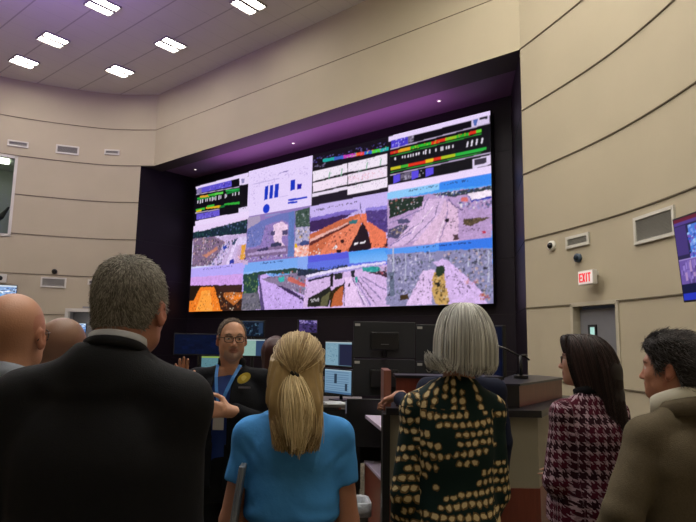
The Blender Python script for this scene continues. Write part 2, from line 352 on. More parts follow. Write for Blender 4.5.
OPS = json.loads('''[["p","0c0a12",[[0,0],[1,0],[1,1],[0,1]]],
["p","e4d2fb",[[1,0],[2,0],[2,1],[1,1]]],
["p","141018",[[2,0],[3,0],[3,1],[2,1]]],
["p","0c0a12",[[3,0],[4,0],[4,1],[3,1]]],
["p","9078b8",[[1,1],[2,1],[2,2],[1,2]]],
["p","c8b4f0",[[2,1],[3,1],[3,2],[2,2]]],
["p","60a8f4",[[3,1],[4,1],[4,2],[3,2]]],
["p","b8a8f8",[[0,2],[1,2],[1,3],[0,3]]],
["p","78a8f0",[[1,2],[2,2],[2,3],[1,3]]],
["p","6070e0",[[2,2],[3,2],[3,3],[2,3]]],
["p","4890f0",[[3,2],[4,2],[4,3],[3,3]]],
["p","8c88b0",[[3,2.4],[4,2.4],[4,3],[3,3]]],
["p","d4b4e4",[[2,2.5],[3,2.5],[3,3],[2,3]]],
["p","c8a8ec",[[1,2.5],[2,2.5],[2,3],[1,3]]],
["p","e08028",[[0,2.6],[1,2.6],[1,3],[0,3]]],
["p","e6d4fa",[[2.967,0.006],[4.004,-0.016],[4.004,0.067],[2.968,0.1]]],
["p","4a3cc8",[[3.001,0.083],[3.248,0.084],[3.248,0.231],[3.002,0.229]]],
["n",["8a80ff","2a2090","d8d0ff"],26,0.035,1.6,3,[[3.009,0.092],[3.186,0.089],[3.187,0.22],[3.01,0.215]]],
["p","6a6078",[[3.186,0.089],[3.248,0.084],[3.248,0.22],[3.187,0.226]]],
["n",["0c0a12","c8c0d8"],8,0.034,1.6,4,[[3.19,0.096],[3.244,0.094],[3.245,0.219],[3.19,0.227]]],
["p","d8c8ea",[[3.829,0.062],[3.989,0.061],[3.988,0.206],[3.828,0.205]]],
["p","5068b0",[[3.838,0.076],[3.889,0.076],[3.87,0.184],[3.849,0.176]]],
["p","201c28",[[3.901,0.065],[3.974,0.065],[3.974,0.112],[3.901,0.107]]],
["l","b8a8c8",0.008,[[2.988,0.242],[3.996,0.193]]],
["l","b8a8c8",0.009,[[2.991,0.711],[3.993,0.67]]],
["p","d02818",[[2.992,0.287],[3.08,0.284],[3.08,0.336],[2.992,0.339]]],
["p","e8a020",[[3.08,0.284],[3.208,0.281],[3.208,0.332],[3.08,0.336]]],
["p","28b028",[[3.208,0.281],[3.434,0.275],[3.434,0.325],[3.208,0.332]]],
["p","e03018",[[3.434,0.275],[3.572,0.271],[3.572,0.32],[3.434,0.325]]],
["p","90c020",[[3.572,0.271],[3.686,0.268],[3.686,0.316],[3.572,0.32]]],
["p","28a828",[[3.686,0.268],[3.798,0.265],[3.798,0.313],[3.686,0.316]]],
["p","d83018",[[3.798,0.265],[3.87,0.263],[3.87,0.31],[3.798,0.313]]],
["p","60d030",[[3.87,0.263],[3.915,0.262],[3.914,0.309],[3.87,0.31]]],
["l","2c8c34",0.012,[[2.992,0.371],[3.914,0.337]]],
["p","c8c020",[[2.994,0.577],[3.103,0.575],[3.103,0.627],[2.994,0.629]]],
["p","40b030",[[3.103,0.575],[3.188,0.574],[3.189,0.625],[3.103,0.627]]],
["p","e03018",[[3.188,0.574],[3.375,0.572],[3.375,0.622],[3.189,0.625]]],
["p","e8c020",[[3.375,0.572],[3.455,0.571],[3.455,0.62],[3.375,0.622]]],
["p","e03018",[[3.455,0.571],[3.533,0.57],[3.533,0.619],[3.455,0.62]]],
["p","b0c020",[[3.533,0.57],[3.667,0.568],[3.667,0.616],[3.533,0.619]]],
["p","28b040",[[3.667,0.568],[3.957,0.564],[3.957,0.61],[3.667,0.616]]],
["l","2c8c34",0.011,[[2.994,0.661],[3.913,0.64]]],
["n",["d8d020","e04020","40d040"],40,0.021,1.6,9,[[3.025,0.295],[3.825,0.264],[3.825,0.304],[3.025,0.347]]],
["l","e8e0f0",0.046,[[3.039,0.433],[3.051,0.434]]],
["l","e8e0f0",0.046,[[3.12,0.433],[3.133,0.434]]],
["l","e8e0f0",0.046,[[3.147,0.433],[3.159,0.435]]],
["l","e8e0f0",0.046,[[3.182,0.433],[3.195,0.435]]],
["l","e8e0f0",0.045,[[3.209,0.434],[3.221,0.435]]],
["l","e8e0f0",0.045,[[3.235,0.434],[3.247,0.435]]],
["l","e8e0f0",0.045,[[3.27,0.434],[3.282,0.435]]],
["l","e8e0f0",0.045,[[3.296,0.434],[3.308,0.435]]],
["l","e8e0f0",0.045,[[3.347,0.434],[3.359,0.436]]],
["l","e8e0f0",0.077,[[3.369,0.435],[3.381,0.436]]],
["l","e8e0f0",0.066,[[3.41,0.435],[3.421,0.436]]],
["l","e8e0f0",0.044,[[3.473,0.435],[3.484,0.437]]],
["l","e8e0f0",0.065,[[3.525,0.436],[3.536,0.437]]],
["l","e8e0f0",0.065,[[3.541,0.436],[3.553,0.437]]],
["l","e8e0f0",0.043,[[3.578,0.436],[3.59,0.437]]],
["l","e8e0f0",0.043,[[3.602,0.436],[3.614,0.437]]],
["l","e8e0f0",0.043,[[3.642,0.436],[3.653,0.438]]],
["l","e8e0f0",0.042,[[3.782,0.437],[3.793,0.438]]],
["l","e8e0f0",0.063,[[3.823,0.437],[3.833,0.439]]],
["l","e8e0f0",0.062,[[3.868,0.438],[3.878,0.439]]],
["l","e8e0f0",0.041,[[3.917,0.438],[3.927,0.439]]],
["l","e8e0f0",0.089,[[3.78,0.457],[3.792,0.461]]],
["l","e8e0f0",0.089,[[3.821,0.455],[3.833,0.459]]],
["l","e8e0f0",0.089,[[3.866,0.452],[3.878,0.456]]],
["l","e8e0f0",0.088,[[3.915,0.449],[3.927,0.454]]],
["p","5a48e0",[[3.024,0.727],[3.1,0.725],[3.101,0.845],[3.025,0.876]]],
["p","5a48e0",[[3.228,0.723],[3.302,0.721],[3.302,0.838],[3.228,0.868]]],
["p","5a48e0",[[3.375,0.72],[3.453,0.718],[3.453,0.833],[3.375,0.863]]],
["p","6a6078",[[3.104,0.727],[3.224,0.724],[3.225,0.841],[3.105,0.847]]],
["n",["0c0a12","c8c0d8"],12,0.034,1.6,7,[[3.108,0.734],[3.221,0.728],[3.221,0.835],[3.108,0.842]]],
["n",["c8c0d8","0c0a12"],6,0.033,1.6,8,[[3.307,0.727],[3.372,0.724],[3.372,0.851],[3.308,0.854]]],
["p","e0d0f0",[[3.831,0.725],[3.993,0.706],[3.992,0.858],[3.83,0.875]]],
["p","383040",[[3.847,0.735],[3.956,0.73],[3.956,0.822],[3.847,0.823]]],
["p","ecd8fc",[[2.97,0.889],[3.999,0.876],[3.998,1.012],[2.971,1.021]]],
["p","e6d4fa",[[-0.002,0.046],[0.993,0.016],[0.995,0.095],[0.012,0.113]]],
["p","5e50cc",[[0.044,0.099],[0.695,0.101],[0.7,0.24],[0.049,0.223]]],
["n",["2a2090","e0b0d0","9088f0"],30,0.035,1.6,12,[[0.266,0.095],[0.69,0.114],[0.694,0.233],[0.271,0.22]]],
["p","e4d4f6",[[0.837,0.095],[1.003,0.102],[1.009,0.274],[0.843,0.26]]],
["p","9088b8",[[0.868,0.127],[0.931,0.132],[0.923,0.231],[0.883,0.229]]],
["p","8074a0",[[0.021,0.115],[0.12,0.12],[0.125,0.23],[0.026,0.235]]],
["l","b8a8c8",0.013,[[0.018,0.24],[0.844,0.291]]],
["p","28a838",[[0.043,0.324],[0.245,0.341],[0.247,0.395],[0.045,0.364]]],
["p","e0a030",[[0.096,0.298],[0.275,0.309],[0.277,0.363],[0.098,0.338]]],
["p","40b838",[[0.254,0.304],[0.418,0.312],[0.42,0.366],[0.256,0.343]]],
["p","60d050",[[0.387,0.309],[0.548,0.317],[0.55,0.37],[0.389,0.348]]],
["p","28a848",[[0.596,0.292],[0.845,0.326],[0.847,0.378],[0.597,0.33]]],
["p","148038",[[0.608,0.357],[0.846,0.349],[0.847,0.392],[0.609,0.395]]],
["p","108030",[[0.045,0.359],[0.421,0.376],[0.422,0.405],[0.047,0.395]]],
["l","d0c8d8",0.065,[[0.05,0.428],[0.07,0.428]]],
["l","d0c8d8",0.095,[[0.1,0.429],[0.119,0.428]]],
["l","d0c8d8",0.08,[[0.142,0.429],[0.161,0.429]]],
["l","d0c8d8",0.064,[[0.209,0.43],[0.228,0.429]]],
["l","d0c8d8",0.064,[[0.241,0.43],[0.259,0.43]]],
["l","d0c8d8",0.078,[[0.292,0.431],[0.311,0.43]]],
["l","d0c8d8",0.093,[[0.338,0.431],[0.356,0.431]]],
["l","d0c8d8",0.063,[[0.37,0.432],[0.388,0.431]]],
["l","d0c8d8",0.093,[[0.405,0.432],[0.423,0.432]]],
["l","d0c8d8",0.092,[[0.465,0.433],[0.483,0.432]]],
["l","d0c8d8",0.077,[[0.499,0.433],[0.517,0.433]]],
["l","d0c8d8",0.091,[[0.584,0.434],[0.601,0.434]]],
["l","d0c8d8",0.062,[[0.603,0.434],[0.621,0.434]]],
["l","d0c8d8",0.062,[[0.719,0.435],[0.736,0.435]]],
["l","d0c8d8",0.075,[[0.766,0.436],[0.783,0.436]]],
["l","d0c8d8",0.061,[[0.832,0.437],[0.849,0.436]]],
["p","40b838",[[0.024,0.593],[0.204,0.595],[0.207,0.65],[0.025,0.634]]],
["p","e0c020",[[0.036,0.636],[0.142,0.62],[0.145,0.675],[0.038,0.676]]],
["p","e0b020",[[0.225,0.595],[0.511,0.623],[0.513,0.676],[0.227,0.635]]],
["p","40b838",[[0.245,0.57],[0.388,0.565],[0.39,0.619],[0.246,0.61]]],
["p","30a838",[[0.579,0.601],[0.856,0.63],[0.858,0.682],[0.58,0.639]]],
["p","187030",[[0.491,0.643],[0.589,0.627],[0.591,0.68],[0.493,0.681]]],
["p","b8a8c8",[[0.017,0.676],[0.494,0.698],[0.494,0.715],[0.018,0.697]]],
["p","6858d0",[[0.044,0.717],[0.495,0.72],[0.5,0.859],[0.051,0.857]]],
["n",["2a2090","a098f0","302840"],26,0.035,1.6,13,[[0.062,0.731],[0.487,0.732],[0.492,0.847],[0.067,0.841]]],
["p","e4d4f6",[[0.846,0.771],[1.025,0.767],[1.029,0.876],[0.85,0.878]]],
["n",["302840"],10,0.028,1.6,14,[[0.86,0.737],[0.988,0.731],[0.991,0.822],[0.863,0.816]]],
["p","ead6fa",[[0.026,0.882],[0.501,0.868],[1.029,0.876],[1.037,1.126],[0.032,1.001]]],
["p","1434c0",[[1.283,0.41],[1.339,0.408],[1.332,0.703],[1.276,0.709]]],
["p","1434c0",[[1.364,0.412],[1.418,0.41],[1.412,0.698],[1.357,0.704]]],
["p","1434c0",[[1.443,0.414],[1.506,0.414],[1.499,0.7],[1.436,0.704]]],
["p","1434c0",[[1.684,0.399],[1.755,0.405],[1.75,0.619],[1.683,0.621]]],
["p","1c14a8",[[1.783,0.513],[1.852,0.518],[1.848,0.621],[1.782,0.623]]],
["p","1838c8",[[1.655,0.792],[1.934,0.795],[1.935,0.837],[1.656,0.831]]],
["p","1838c8",[[1.653,0.844],[1.794,0.855],[1.792,0.892],[1.654,0.888]]],
["e","1838c8",[1.317,0.898],0.055],
["n",["a890d0","b8a0d8"],60,0.018,4,20,[[1.084,0.227],[1.934,0.162],[1.938,0.377],[1.089,0.382]]],
["n",["b49cd6"],30,0.016,4,21,[[1.038,0.058],[1.505,0.075],[1.506,0.125],[1.057,0.63]]],
["l","7060a8",0.008,[[1.508,0.2],[1.636,0.19]]],
["l","b8a8dc",0.005,[[1.522,0.708],[1.649,0.708]]],
["l","c0b0e0",0.005,[[1.086,0.305],[1.511,0.305]]],
["n",["a890d0"],10,0.018,3,23,[[1.093,0.511],[1.173,0.519],[1.183,0.838],[1.103,0.819]]],
["n",["5048a0","8078c0","302850"],60,0.022,3,30,[[2.011,0.064],[2.939,0.089],[2.94,0.174],[2.013,0.159]]],
["p","20a8a0",[[2.144,0.124],[2.294,0.137],[2.295,0.198],[2.145,0.186]]],
["p","4060c0",[[2.294,0.137],[2.418,0.148],[2.419,0.209],[2.295,0.198]]],
["p","c040b8",[[2.418,0.148],[2.579,0.162],[2.58,0.222],[2.419,0.209]]],
["p","e84830",[[2.579,0.162],[2.677,0.171],[2.678,0.23],[2.58,0.222]]],
["p","3060c8",[[2.677,0.171],[2.773,0.179],[2.774,0.238],[2.678,0.23]]],
["p","50d040",[[2.773,0.179],[2.876,0.189],[2.876,0.246],[2.774,0.238]]],
["p","20b0b0",[[2.876,0.189],[2.967,0.197],[2.968,0.253],[2.876,0.246]]],
["n",["ff8040","80ff80","ff60c0","4080ff"],30,0.025,2,31,[[2.419,0.154],[2.94,0.174],[2.941,0.246],[2.419,0.215]]],
["n",["706888"],16,0.022,3,32,[[2.009,0.205],[2.189,0.216],[2.19,0.278],[2.011,0.268]]],
["p","f0e4f4",[[2.007,0.329],[2.47,0.321],[2.472,0.491],[2.011,0.527]]],
["p","f0e4f4",[[2.478,0.321],[2.952,0.309],[2.954,0.502],[2.48,0.494]]],
["p","f2e0f4",[[2.012,0.558],[2.473,0.545],[2.476,0.717],[2.016,0.746]]],
["p","f2e0f4",[[2.481,0.542],[2.954,0.541],[2.955,0.721],[2.484,0.726]]],
["p","e8daf0",[[2.003,0.773],[2.476,0.759],[2.477,0.818],[2.004,0.835]]],
["p","f2e4f6",[[2.476,0.771],[2.956,0.744],[2.957,0.917],[2.479,0.924]]],
["n",["b0a0c0","90b0a0","c8b0d0"],160,0.016,3,33,[[2.016,0.332],[2.945,0.318],[2.95,0.91],[2.025,0.739]]],
["n",["e8a0b0"],60,0.015,2,34,[[2.486,0.578],[2.907,0.603],[2.908,0.702],[2.487,0.682]]],
["l","80b898",0.135,[[2.23,0.467],[2.243,0.471]]],
["l","80b898",0.133,[[2.392,0.459],[2.405,0.463]]],
["l","80b898",0.128,[[2.709,0.444],[2.721,0.448]]],
["l","80b898",0.125,[[2.873,0.436],[2.884,0.44]]],
["p","1c1424",[[2.005,0.842],[2.477,0.824],[2.479,0.924],[2.957,0.923],[2.968,0.984],[2.0,1.032]]],
["p","e8d0f6",[[0,1],[1,1],[1,2],[0,2]],"d0d0f8"],
["p","182838",[[-0.006,1.133],[0.209,1.131],[0.416,1.115],[0.615,1.1],[0.807,1.072],[1.012,1.049],[1.023,1.356],[0.002,1.287]]],
["n",["284848","102028","305858","6878a8","204038"],150,0.045,1.6,40,[[-0.0,1.148],[1.013,1.062],[1.022,1.343],[0.006,1.274]]],
["p","c8b0dc",[[0.402,1.34],[1.023,1.356],[1.046,2.035],[0.362,1.987]]],
["p","806888",[[0.002,1.287],[0.424,1.317],[0.629,1.47],[0.384,1.963],[0.009,1.949]]],
["n",["b09890","282030","c09080","e8d0e0","405048","705868"],170,0.051,1.6,41,[[0.002,1.287],[0.425,1.336],[0.63,1.483],[0.339,1.971],[0.009,1.949]]],
["n",["303840","e8e0f8","5868b0","181828","c0b8e8"],120,0.052,1.6,42,[[0.628,1.449],[0.82,1.436],[0.563,1.982],[0.339,1.979],[0.548,1.615]]],
["p","e4d0f8",[[0.796,1.47],[0.862,1.456],[0.714,1.999],[0.65,2.005]]],
["p","c08070",[[0.212,1.728],[0.479,1.552],[0.503,1.608],[0.284,1.778]]],
["p","2840a8",[[0.59,1.581],[0.664,1.527],[0.667,1.606],[0.615,1.663]]],
["p","3038a0",[[0.721,1.897],[0.794,1.86],[0.815,1.972],[0.724,1.974]]],
["p","384868",[[0.799,1.445],[0.861,1.43],[0.793,1.573],[0.74,1.565]]],
["p","d8c8f0",[[0.861,1.43],[1.025,1.419],[1.031,1.609],[0.846,1.581]]],
["p","c8a8d0",[[0.888,1.587],[1.03,1.584],[1.045,2.01],[0.798,1.983]]],
["p","e0a040",[[0.929,1.593],[1.0,1.579],[1.001,1.905],[0.9,1.918]]],
["n",["ff9020","e0d0f0","905050"],30,0.035,1.6,43,[[0.877,1.586],[1.03,1.584],[1.044,1.985],[0.861,1.977]]],
["p","9078b8",[[1.014,1.022],[1.763,1.036],[1.786,1.96],[0.998,1.94]]],
["p","a898b8",[[1.014,1.022],[1.222,1.017],[1.227,1.178],[1.018,1.259]]],
["p","6c74b8",[[1.018,1.259],[1.256,1.131],[1.545,1.06],[1.764,1.057],[1.771,1.36],[1.568,1.194],[1.311,1.247],[1.242,1.655],[1.011,1.674]]],
["p","e8c8e4",[[1.436,1.271],[1.559,1.217],[1.657,1.313],[1.663,1.517],[1.576,1.515],[1.58,1.655],[1.669,1.77],[1.505,1.759],[1.502,1.643],[1.445,1.583]]],
["p","383858",[[1.404,1.654],[1.521,1.615],[1.581,1.681],[1.563,1.742],[1.406,1.719]]],
["p","504870",[[1.396,1.393],[1.466,1.393],[1.468,1.484],[1.398,1.472]]],
["p","504870",[[1.573,1.399],[1.66,1.402],[1.662,1.512],[1.576,1.497]]],
["n",["303050","c0b0d8","585890","8880b0"],80,0.033,1.6,50,[[1.02,1.326],[1.392,1.263],[1.404,1.68],[1.033,1.704]]],
["p","806890",[[0.99,1.712],[1.668,1.719],[1.672,1.895],[0.996,1.887]]],
["p","403860",[[1.192,1.74],[1.365,1.7],[1.367,1.765],[1.194,1.78]]],
["p","b098c8",[[1.036,1.785],[1.641,1.778],[1.642,1.841],[1.038,1.839]]],
["n",["e8e0f0","202028","a08878"],50,0.032,1.6,51,[[0.996,1.887],[1.682,1.909],[1.683,1.947],[0.999,1.954]]],
["p","6078b8",[[1.67,1.062],[1.754,1.042],[1.767,1.957],[1.674,1.958]]],
["p","8890c8",[[1.305,1.035],[1.544,1.039],[1.545,1.06],[1.306,1.067]]],
["p","3c5048",[[1.77,1.058],[1.977,1.03],[1.978,1.424],[1.777,1.386]]],
["n",["283830","68786c","a0a8b0"],60,0.04,1.6,52,[[1.774,1.072],[1.974,1.054],[1.978,1.399],[1.781,1.374]]],
["p","b0a8cc",[[1.774,1.386],[1.978,1.411],[1.979,1.717],[1.77,1.71]]],
["n",["f0e0f0","404058","e0b020","606890"],60,0.04,1.6,53,[[1.773,1.373],[1.978,1.411],[1.984,1.693],[1.777,1.686]]],
["p","404c80",[[1.844,1.708],[1.897,1.66],[1.978,1.693],[1.98,1.778],[1.845,1.77]]],
["p","f0b8b0",[[1.772,1.759],[2.077,1.78],[2.081,1.997],[1.767,1.97]]],
["n",["f06020","ffffff","e09010","c04030"],50,0.045,1.6,54,[[1.772,1.772],[2.077,1.792],[2.081,1.985],[1.776,1.958]]],
["p","e0b020",[[1.774,1.71],[1.807,1.703],[1.809,1.79],[1.776,1.79]]],
["p","c8b4f0",[[1.98,1.017],[2.97,0.997],[2.973,1.308],[1.98,1.202]]],
["n",["201c38"],46,0.023,1.0,60,[[2.039,1.101],[2.61,1.074],[2.61,1.109],[2.039,1.124]]],
["p","8470d0",[[1.985,1.245],[2.484,1.2],[2.63,1.232],[2.3,1.378],[1.985,1.457]],"503070"],
["p","3c2458",[[1.978,1.314],[2.412,1.279],[2.541,1.293],[2.263,1.453],[1.979,1.54]]],
["p","9080d8",[[2.7,1.222],[2.972,1.232],[2.973,1.359],[2.701,1.287]]],
["p","503c80",[[2.704,1.275],[2.973,1.308],[2.976,1.738],[2.79,1.565],[2.711,1.433]]],
["n",["402c68","9078b8","584090"],60,0.032,1.6,61,[[2.718,1.265],[2.964,1.319],[2.967,1.661],[2.807,1.53]]],
["p","c86848",[[1.979,1.568],[2.394,1.37],[2.648,1.302],[2.655,1.605],[2.496,2.027],[1.976,1.988]]],
["p","e88060",[[2.304,1.624],[2.631,1.338],[2.655,1.579],[2.548,1.85],[2.423,2.017],[2.116,1.978]]],
["p","e8b0a8",[[1.989,1.654],[2.488,1.442],[2.488,1.474],[1.991,1.744]]],
["p","602828",[[1.983,1.723],[2.525,1.449],[2.525,1.481],[1.984,1.793]]],
["p","e87858",[[2.652,1.316],[2.71,1.316],[2.72,1.461],[2.943,1.708],[2.962,1.987],[2.769,1.96],[2.749,1.7],[2.654,1.474]]],
["p","241420",[[2.642,1.551],[2.668,1.464],[2.722,1.617],[2.777,1.884],[2.769,1.972],[2.487,2.012],[2.53,1.847]]],
["p","3c2030",[[2.967,1.661],[2.992,1.666],[2.994,1.966],[2.945,1.959]]],
["p","307078",[[2.502,1.413],[2.605,1.399],[2.601,1.477],[2.503,1.477]]],
["p","f0e8f0",[[2.575,1.841],[2.623,1.83],[2.623,1.866],[2.575,1.875]]],
["p","f0e8f0",[[2.646,1.828],[2.698,1.821],[2.699,1.857],[2.646,1.864]]],
["p","f0e8f0",[[2.308,1.846],[2.355,1.834],[2.356,1.888],[2.309,1.895]]],
["n",["401820","60202c","301018","ffe0d0"],44,0.037,1.2,62,[[2.033,1.8],[2.304,1.624],[2.615,1.467],[2.547,1.797],[2.404,1.988],[2.076,1.959]]],
["p","301018",[[2.4,1.747],[2.446,1.741],[2.442,1.807],[2.401,1.801]]],
["p","281018",[[2.351,1.928],[2.403,1.921],[2.404,1.988],[2.352,1.987]]],
["n",["e8a090","ffffff"],20,0.039,1.6,63,[[1.987,1.919],[2.134,1.87],[2.136,1.98],[1.988,1.983]]],
["l","504880",0.011,[[2.639,1.102],[2.648,1.302]]],
["n",["401820"],10,0.036,1.6,64,[[2.811,1.889],[2.945,1.909],[2.945,1.984],[2.812,1.966]]],
["p","50a0f0",[[2.957,1.015],[4.001,0.998],[4.0,1.203],[2.958,1.151]]],
["p","8cc8f8",[[2.957,1.015],[3.509,1.005],[3.509,1.117],[2.958,1.151]]],
["p","3888f0",[[3.509,1.005],[4.001,0.998],[4.0,1.174],[3.509,1.126]]],
["n",["283868"],46,0.028,1.0,70,[[3.185,1.042],[3.792,1.036],[3.792,1.065],[3.185,1.067]]],
["p","b898c8",[[2.958,1.134],[4.0,1.189],[3.995,2.016],[2.965,2.013]]],
["p","203028",[[2.967,1.146],[3.351,1.177],[3.332,1.348],[2.986,1.477]]],
["n",["182420","405048","e8e0f0","a06058"],60,0.032,1.6,71,[[2.967,1.169],[3.341,1.181],[3.323,1.346],[2.986,1.471]]],
["p","38404c",[[3.417,1.169],[4.0,1.197],[4.0,1.259],[3.653,1.273]]],
["n",["182420","f0f0ff","4858a0"],60,0.031,1.6,72,[[3.379,1.175],[4.0,1.203],[4.0,1.265],[3.509,1.247]]],
["p","f4e4f4",[[3.774,1.259],[3.958,1.243],[3.999,1.276],[3.999,1.358],[3.825,1.365]]],
["p","2838a8",[[3.774,1.259],[3.825,1.365],[3.999,1.358],[3.999,1.389],[3.821,1.398]]],
["p","d87070",[[3.714,1.309],[3.774,1.303],[3.782,1.384],[3.714,1.376]]],
["n",["6078c0","ffffff","404868","8890d0"],60,0.035,1.6,73,[[3.688,1.37],[3.999,1.387],[3.998,1.541],[3.739,1.499]]],
["p","d4b4dc",[[3.379,1.236],[3.564,1.266],[3.599,1.394],[3.305,1.878],[3.091,1.984],[2.99,1.985]]],
["p","dcb8d8",[[3.564,1.281],[3.687,1.473],[3.687,1.997],[3.229,1.988],[3.509,1.523]]],
["l","8878a8",0.013,[[3.398,1.21],[3.342,1.396],[2.986,1.557]]],
["l","807098",0.015,[[3.509,1.313],[3.455,1.572],[3.17,1.973]]],
["l","9880b0",0.009,[[3.582,1.3],[3.59,1.54],[3.51,1.985]]],
["l","786890",0.015,[[3.352,1.582],[3.05,1.868]]],
["l","8070a8",0.018,[[3.228,1.758],[2.989,1.953]]],
["l","5c5080",0.012,[[3.591,1.288],[3.661,1.438],[3.739,1.513]]],
["l","f0d8f0",0.009,[[3.555,1.622],[3.473,1.994]]],
["l","f0d8f0",0.009,[[3.454,1.361],[3.228,1.773]]],
["p","584838",[[3.73,1.657],[3.988,1.674],[3.806,1.781],[3.739,1.745]]],
["n",["302820","806850"],20,0.026,1.6,74,[[3.739,1.673],[3.971,1.682],[3.815,1.765],[3.747,1.741]]],
["p","504c70",[[3.072,1.51],[3.188,1.518],[3.204,1.599],[3.078,1.591]]],
["p","504c70",[[2.967,1.665],[3.109,1.612],[3.208,1.646],[3.07,1.84],[2.968,1.808]]],
["n",["e0c8e0","383048","a08868"],40,0.035,1.6,75,[[2.977,1.667],[3.188,1.618],[3.11,1.784],[2.978,1.825]]],
["p","201828",[[3.564,1.612],[3.599,1.613],[3.599,1.675],[3.567,1.675]]],
["p","503840",[[3.638,1.887],[3.687,1.887],[3.695,1.969],[3.643,1.967]]],
["n",["302840","483858","181020"],34,0.027,1.6,76,[[3.398,1.348],[3.739,1.484],[3.922,1.864],[3.599,1.837],[3.509,1.523]]],
["p","c03048",[[3.906,1.878],[3.938,1.878],[3.938,1.912],[3.905,1.912]]],
["n",["201828"],10,0.025,1.6,77,[[3.738,1.818],[3.889,1.816],[3.889,1.864],[3.738,1.855]]],
["p","b8a8f8",[[-0.015,1.999],[0.964,1.981],[0.964,2.452],[-0.015,2.385]]],
["p","d0a0e8",[[-0.017,2.192],[0.966,2.217],[0.965,2.472],[-0.022,2.406]]],
["n",["403880"],36,0.026,1,80,[[0.23,2.032],[0.786,2.025],[0.788,2.057],[0.231,2.058]]],
["p","382018",[[-0.015,2.385],[0.964,2.445],[0.971,3.005],[-0.016,2.989]]],
["p","f08028",[[0.175,2.44],[0.463,2.451],[0.623,2.999],[-0.016,2.989],[0.003,2.748]]],
["p","ffa040",[[0.234,2.528],[0.395,2.516],[0.451,2.988],[0.126,2.983]]],
["p","b86830",[[0.641,2.591],[0.957,2.608],[0.962,2.745],[0.818,2.877],[0.645,2.692]]],
["p","f08028",[[0.746,2.696],[0.971,2.648],[0.974,2.726],[0.847,2.768]]],
["n",["f89838","402010","ffd090","802c10"],70,0.038,1,81,[[0.018,2.749],[0.467,2.541],[0.623,2.991],[0.006,2.981]]],
["n",["ffe8d0","281818","f09040","905030"],80,0.036,1.6,82,[[0.538,2.586],[0.957,2.608],[0.965,2.997],[0.623,2.991]]],
["p","3c2420",[[0.462,2.418],[0.964,2.445],[0.963,2.609],[0.641,2.591]]],
["p","241810",[[-0.007,2.394],[0.21,2.401],[0.078,2.738],[0.002,2.735]]],
["p","78a8f0",[[0.978,2.101],[1.964,2.042],[2.093,2.046],[2.097,2.251],[1.207,2.259],[0.975,2.297]]],
["p","90b8f4",[[0.971,2.179],[1.941,2.182],[1.942,2.243],[0.975,2.297]]],
["n",["283878"],40,0.024,1,83,[[1.26,2.022],[1.611,2.033],[1.611,2.055],[1.261,2.053]]],
["p","284440",[[0.973,2.238],[1.266,2.199],[1.835,2.196],[2.096,2.223],[2.099,2.356],[1.357,2.253],[1.224,2.318],[1.235,2.661],[0.987,2.649]]],
["n",["305830","204040","80a060"],50,0.047,1.6,84,[[0.983,2.258],[1.222,2.241],[1.235,2.661],[0.997,2.649]]],
["p","6c6878",[[0.971,2.648],[1.234,2.623],[1.32,2.984],[0.971,2.989]]],
["n",["989098","404048","585860"],60,0.047,1.6,85,[[0.978,2.648],[1.219,2.622],[1.314,2.984],[0.977,2.989]]],
["p","c8a8ec",[[1.232,2.28],[1.357,2.261],[2.11,2.919],[2.112,3.016],[1.335,3.003],[1.249,2.624]]],
["p","403058",[[1.345,2.335],[1.403,2.325],[1.954,2.81],[1.956,2.873],[1.626,2.608]]],
["p","887898",[[1.271,2.36],[2.097,2.251],[2.109,2.843],[1.736,2.614]]],
["n",["d8d0f0","304048","c05848","40a8a8","705870"],110,0.045,1.6,86,[[1.387,2.275],[2.072,2.255],[2.083,2.808],[1.736,2.614]]],
["p","38b0b0",[[1.534,2.362],[1.633,2.344],[1.635,2.444],[1.551,2.437]]],
["p","c86860",[[1.689,2.357],[1.73,2.353],[1.975,2.557],[1.963,2.592],[1.691,2.448]]],
["n",["281838","e0d0ff","503870"],44,0.034,1,87,[[1.303,2.438],[1.42,2.409],[1.957,2.908],[1.958,2.996],[1.379,2.985]]],
["p","584878",[[1.222,2.26],[1.244,2.262],[1.35,3.003],[1.291,3.002]]],
["p","6070e0",[[1.818,2.003],[1.975,1.977],[2.976,1.991],[2.978,2.297],[1.98,2.233],[1.822,2.177]]],
["p","5858d8",[[1.975,1.996],[2.976,1.996],[2.977,2.086],[1.977,2.115]]],
["p","88a8f0",[[1.818,1.976],[1.971,1.977],[1.962,2.271],[1.824,2.258]]],
["p","4098f0",[[2.503,1.987],[2.976,1.979],[2.978,2.203],[2.523,2.201]],"80b8f8"],
["p","283048",[[1.823,2.204],[1.98,2.246],[2.206,2.281],[2.489,2.222],[2.49,2.284],[1.983,2.364],[1.826,2.351]]],
["n",["203838","384868","101820"],50,0.037,1.6,90,[[1.823,2.218],[2.49,2.234],[2.49,2.272],[1.825,2.311]]],
["p","d4b4e4",[[1.945,2.4],[2.978,2.274],[2.984,2.972],[1.919,2.973]]],
["p","302c44",[[1.983,2.39],[2.558,2.278],[2.559,2.315],[2.317,2.393],[1.985,2.487]]],
["p","e4d8f8",[[1.944,2.348],[2.558,2.242],[2.947,2.219],[2.947,2.252],[2.559,2.291],[1.964,2.397]]],
["p","a898d8",[[1.964,2.397],[2.559,2.291],[2.947,2.252],[2.947,2.271],[2.316,2.368],[1.965,2.441]]],
["p","201c20",[[2.271,2.364],[2.316,2.355],[2.317,2.607],[2.276,2.604]]],
["p","242420",[[1.992,2.794],[2.275,2.591],[2.304,2.706],[2.255,2.967],[1.977,2.961]]],
["p","605c40",[[2.161,2.801],[2.286,2.68],[2.237,2.954],[2.146,2.965]]],
["p","302410",[[2.277,2.68],[2.46,2.541],[2.431,2.959],[2.282,2.968]]],
["p","b86038",[[2.322,2.732],[2.443,2.59],[2.44,2.959],[2.3,2.968]]],
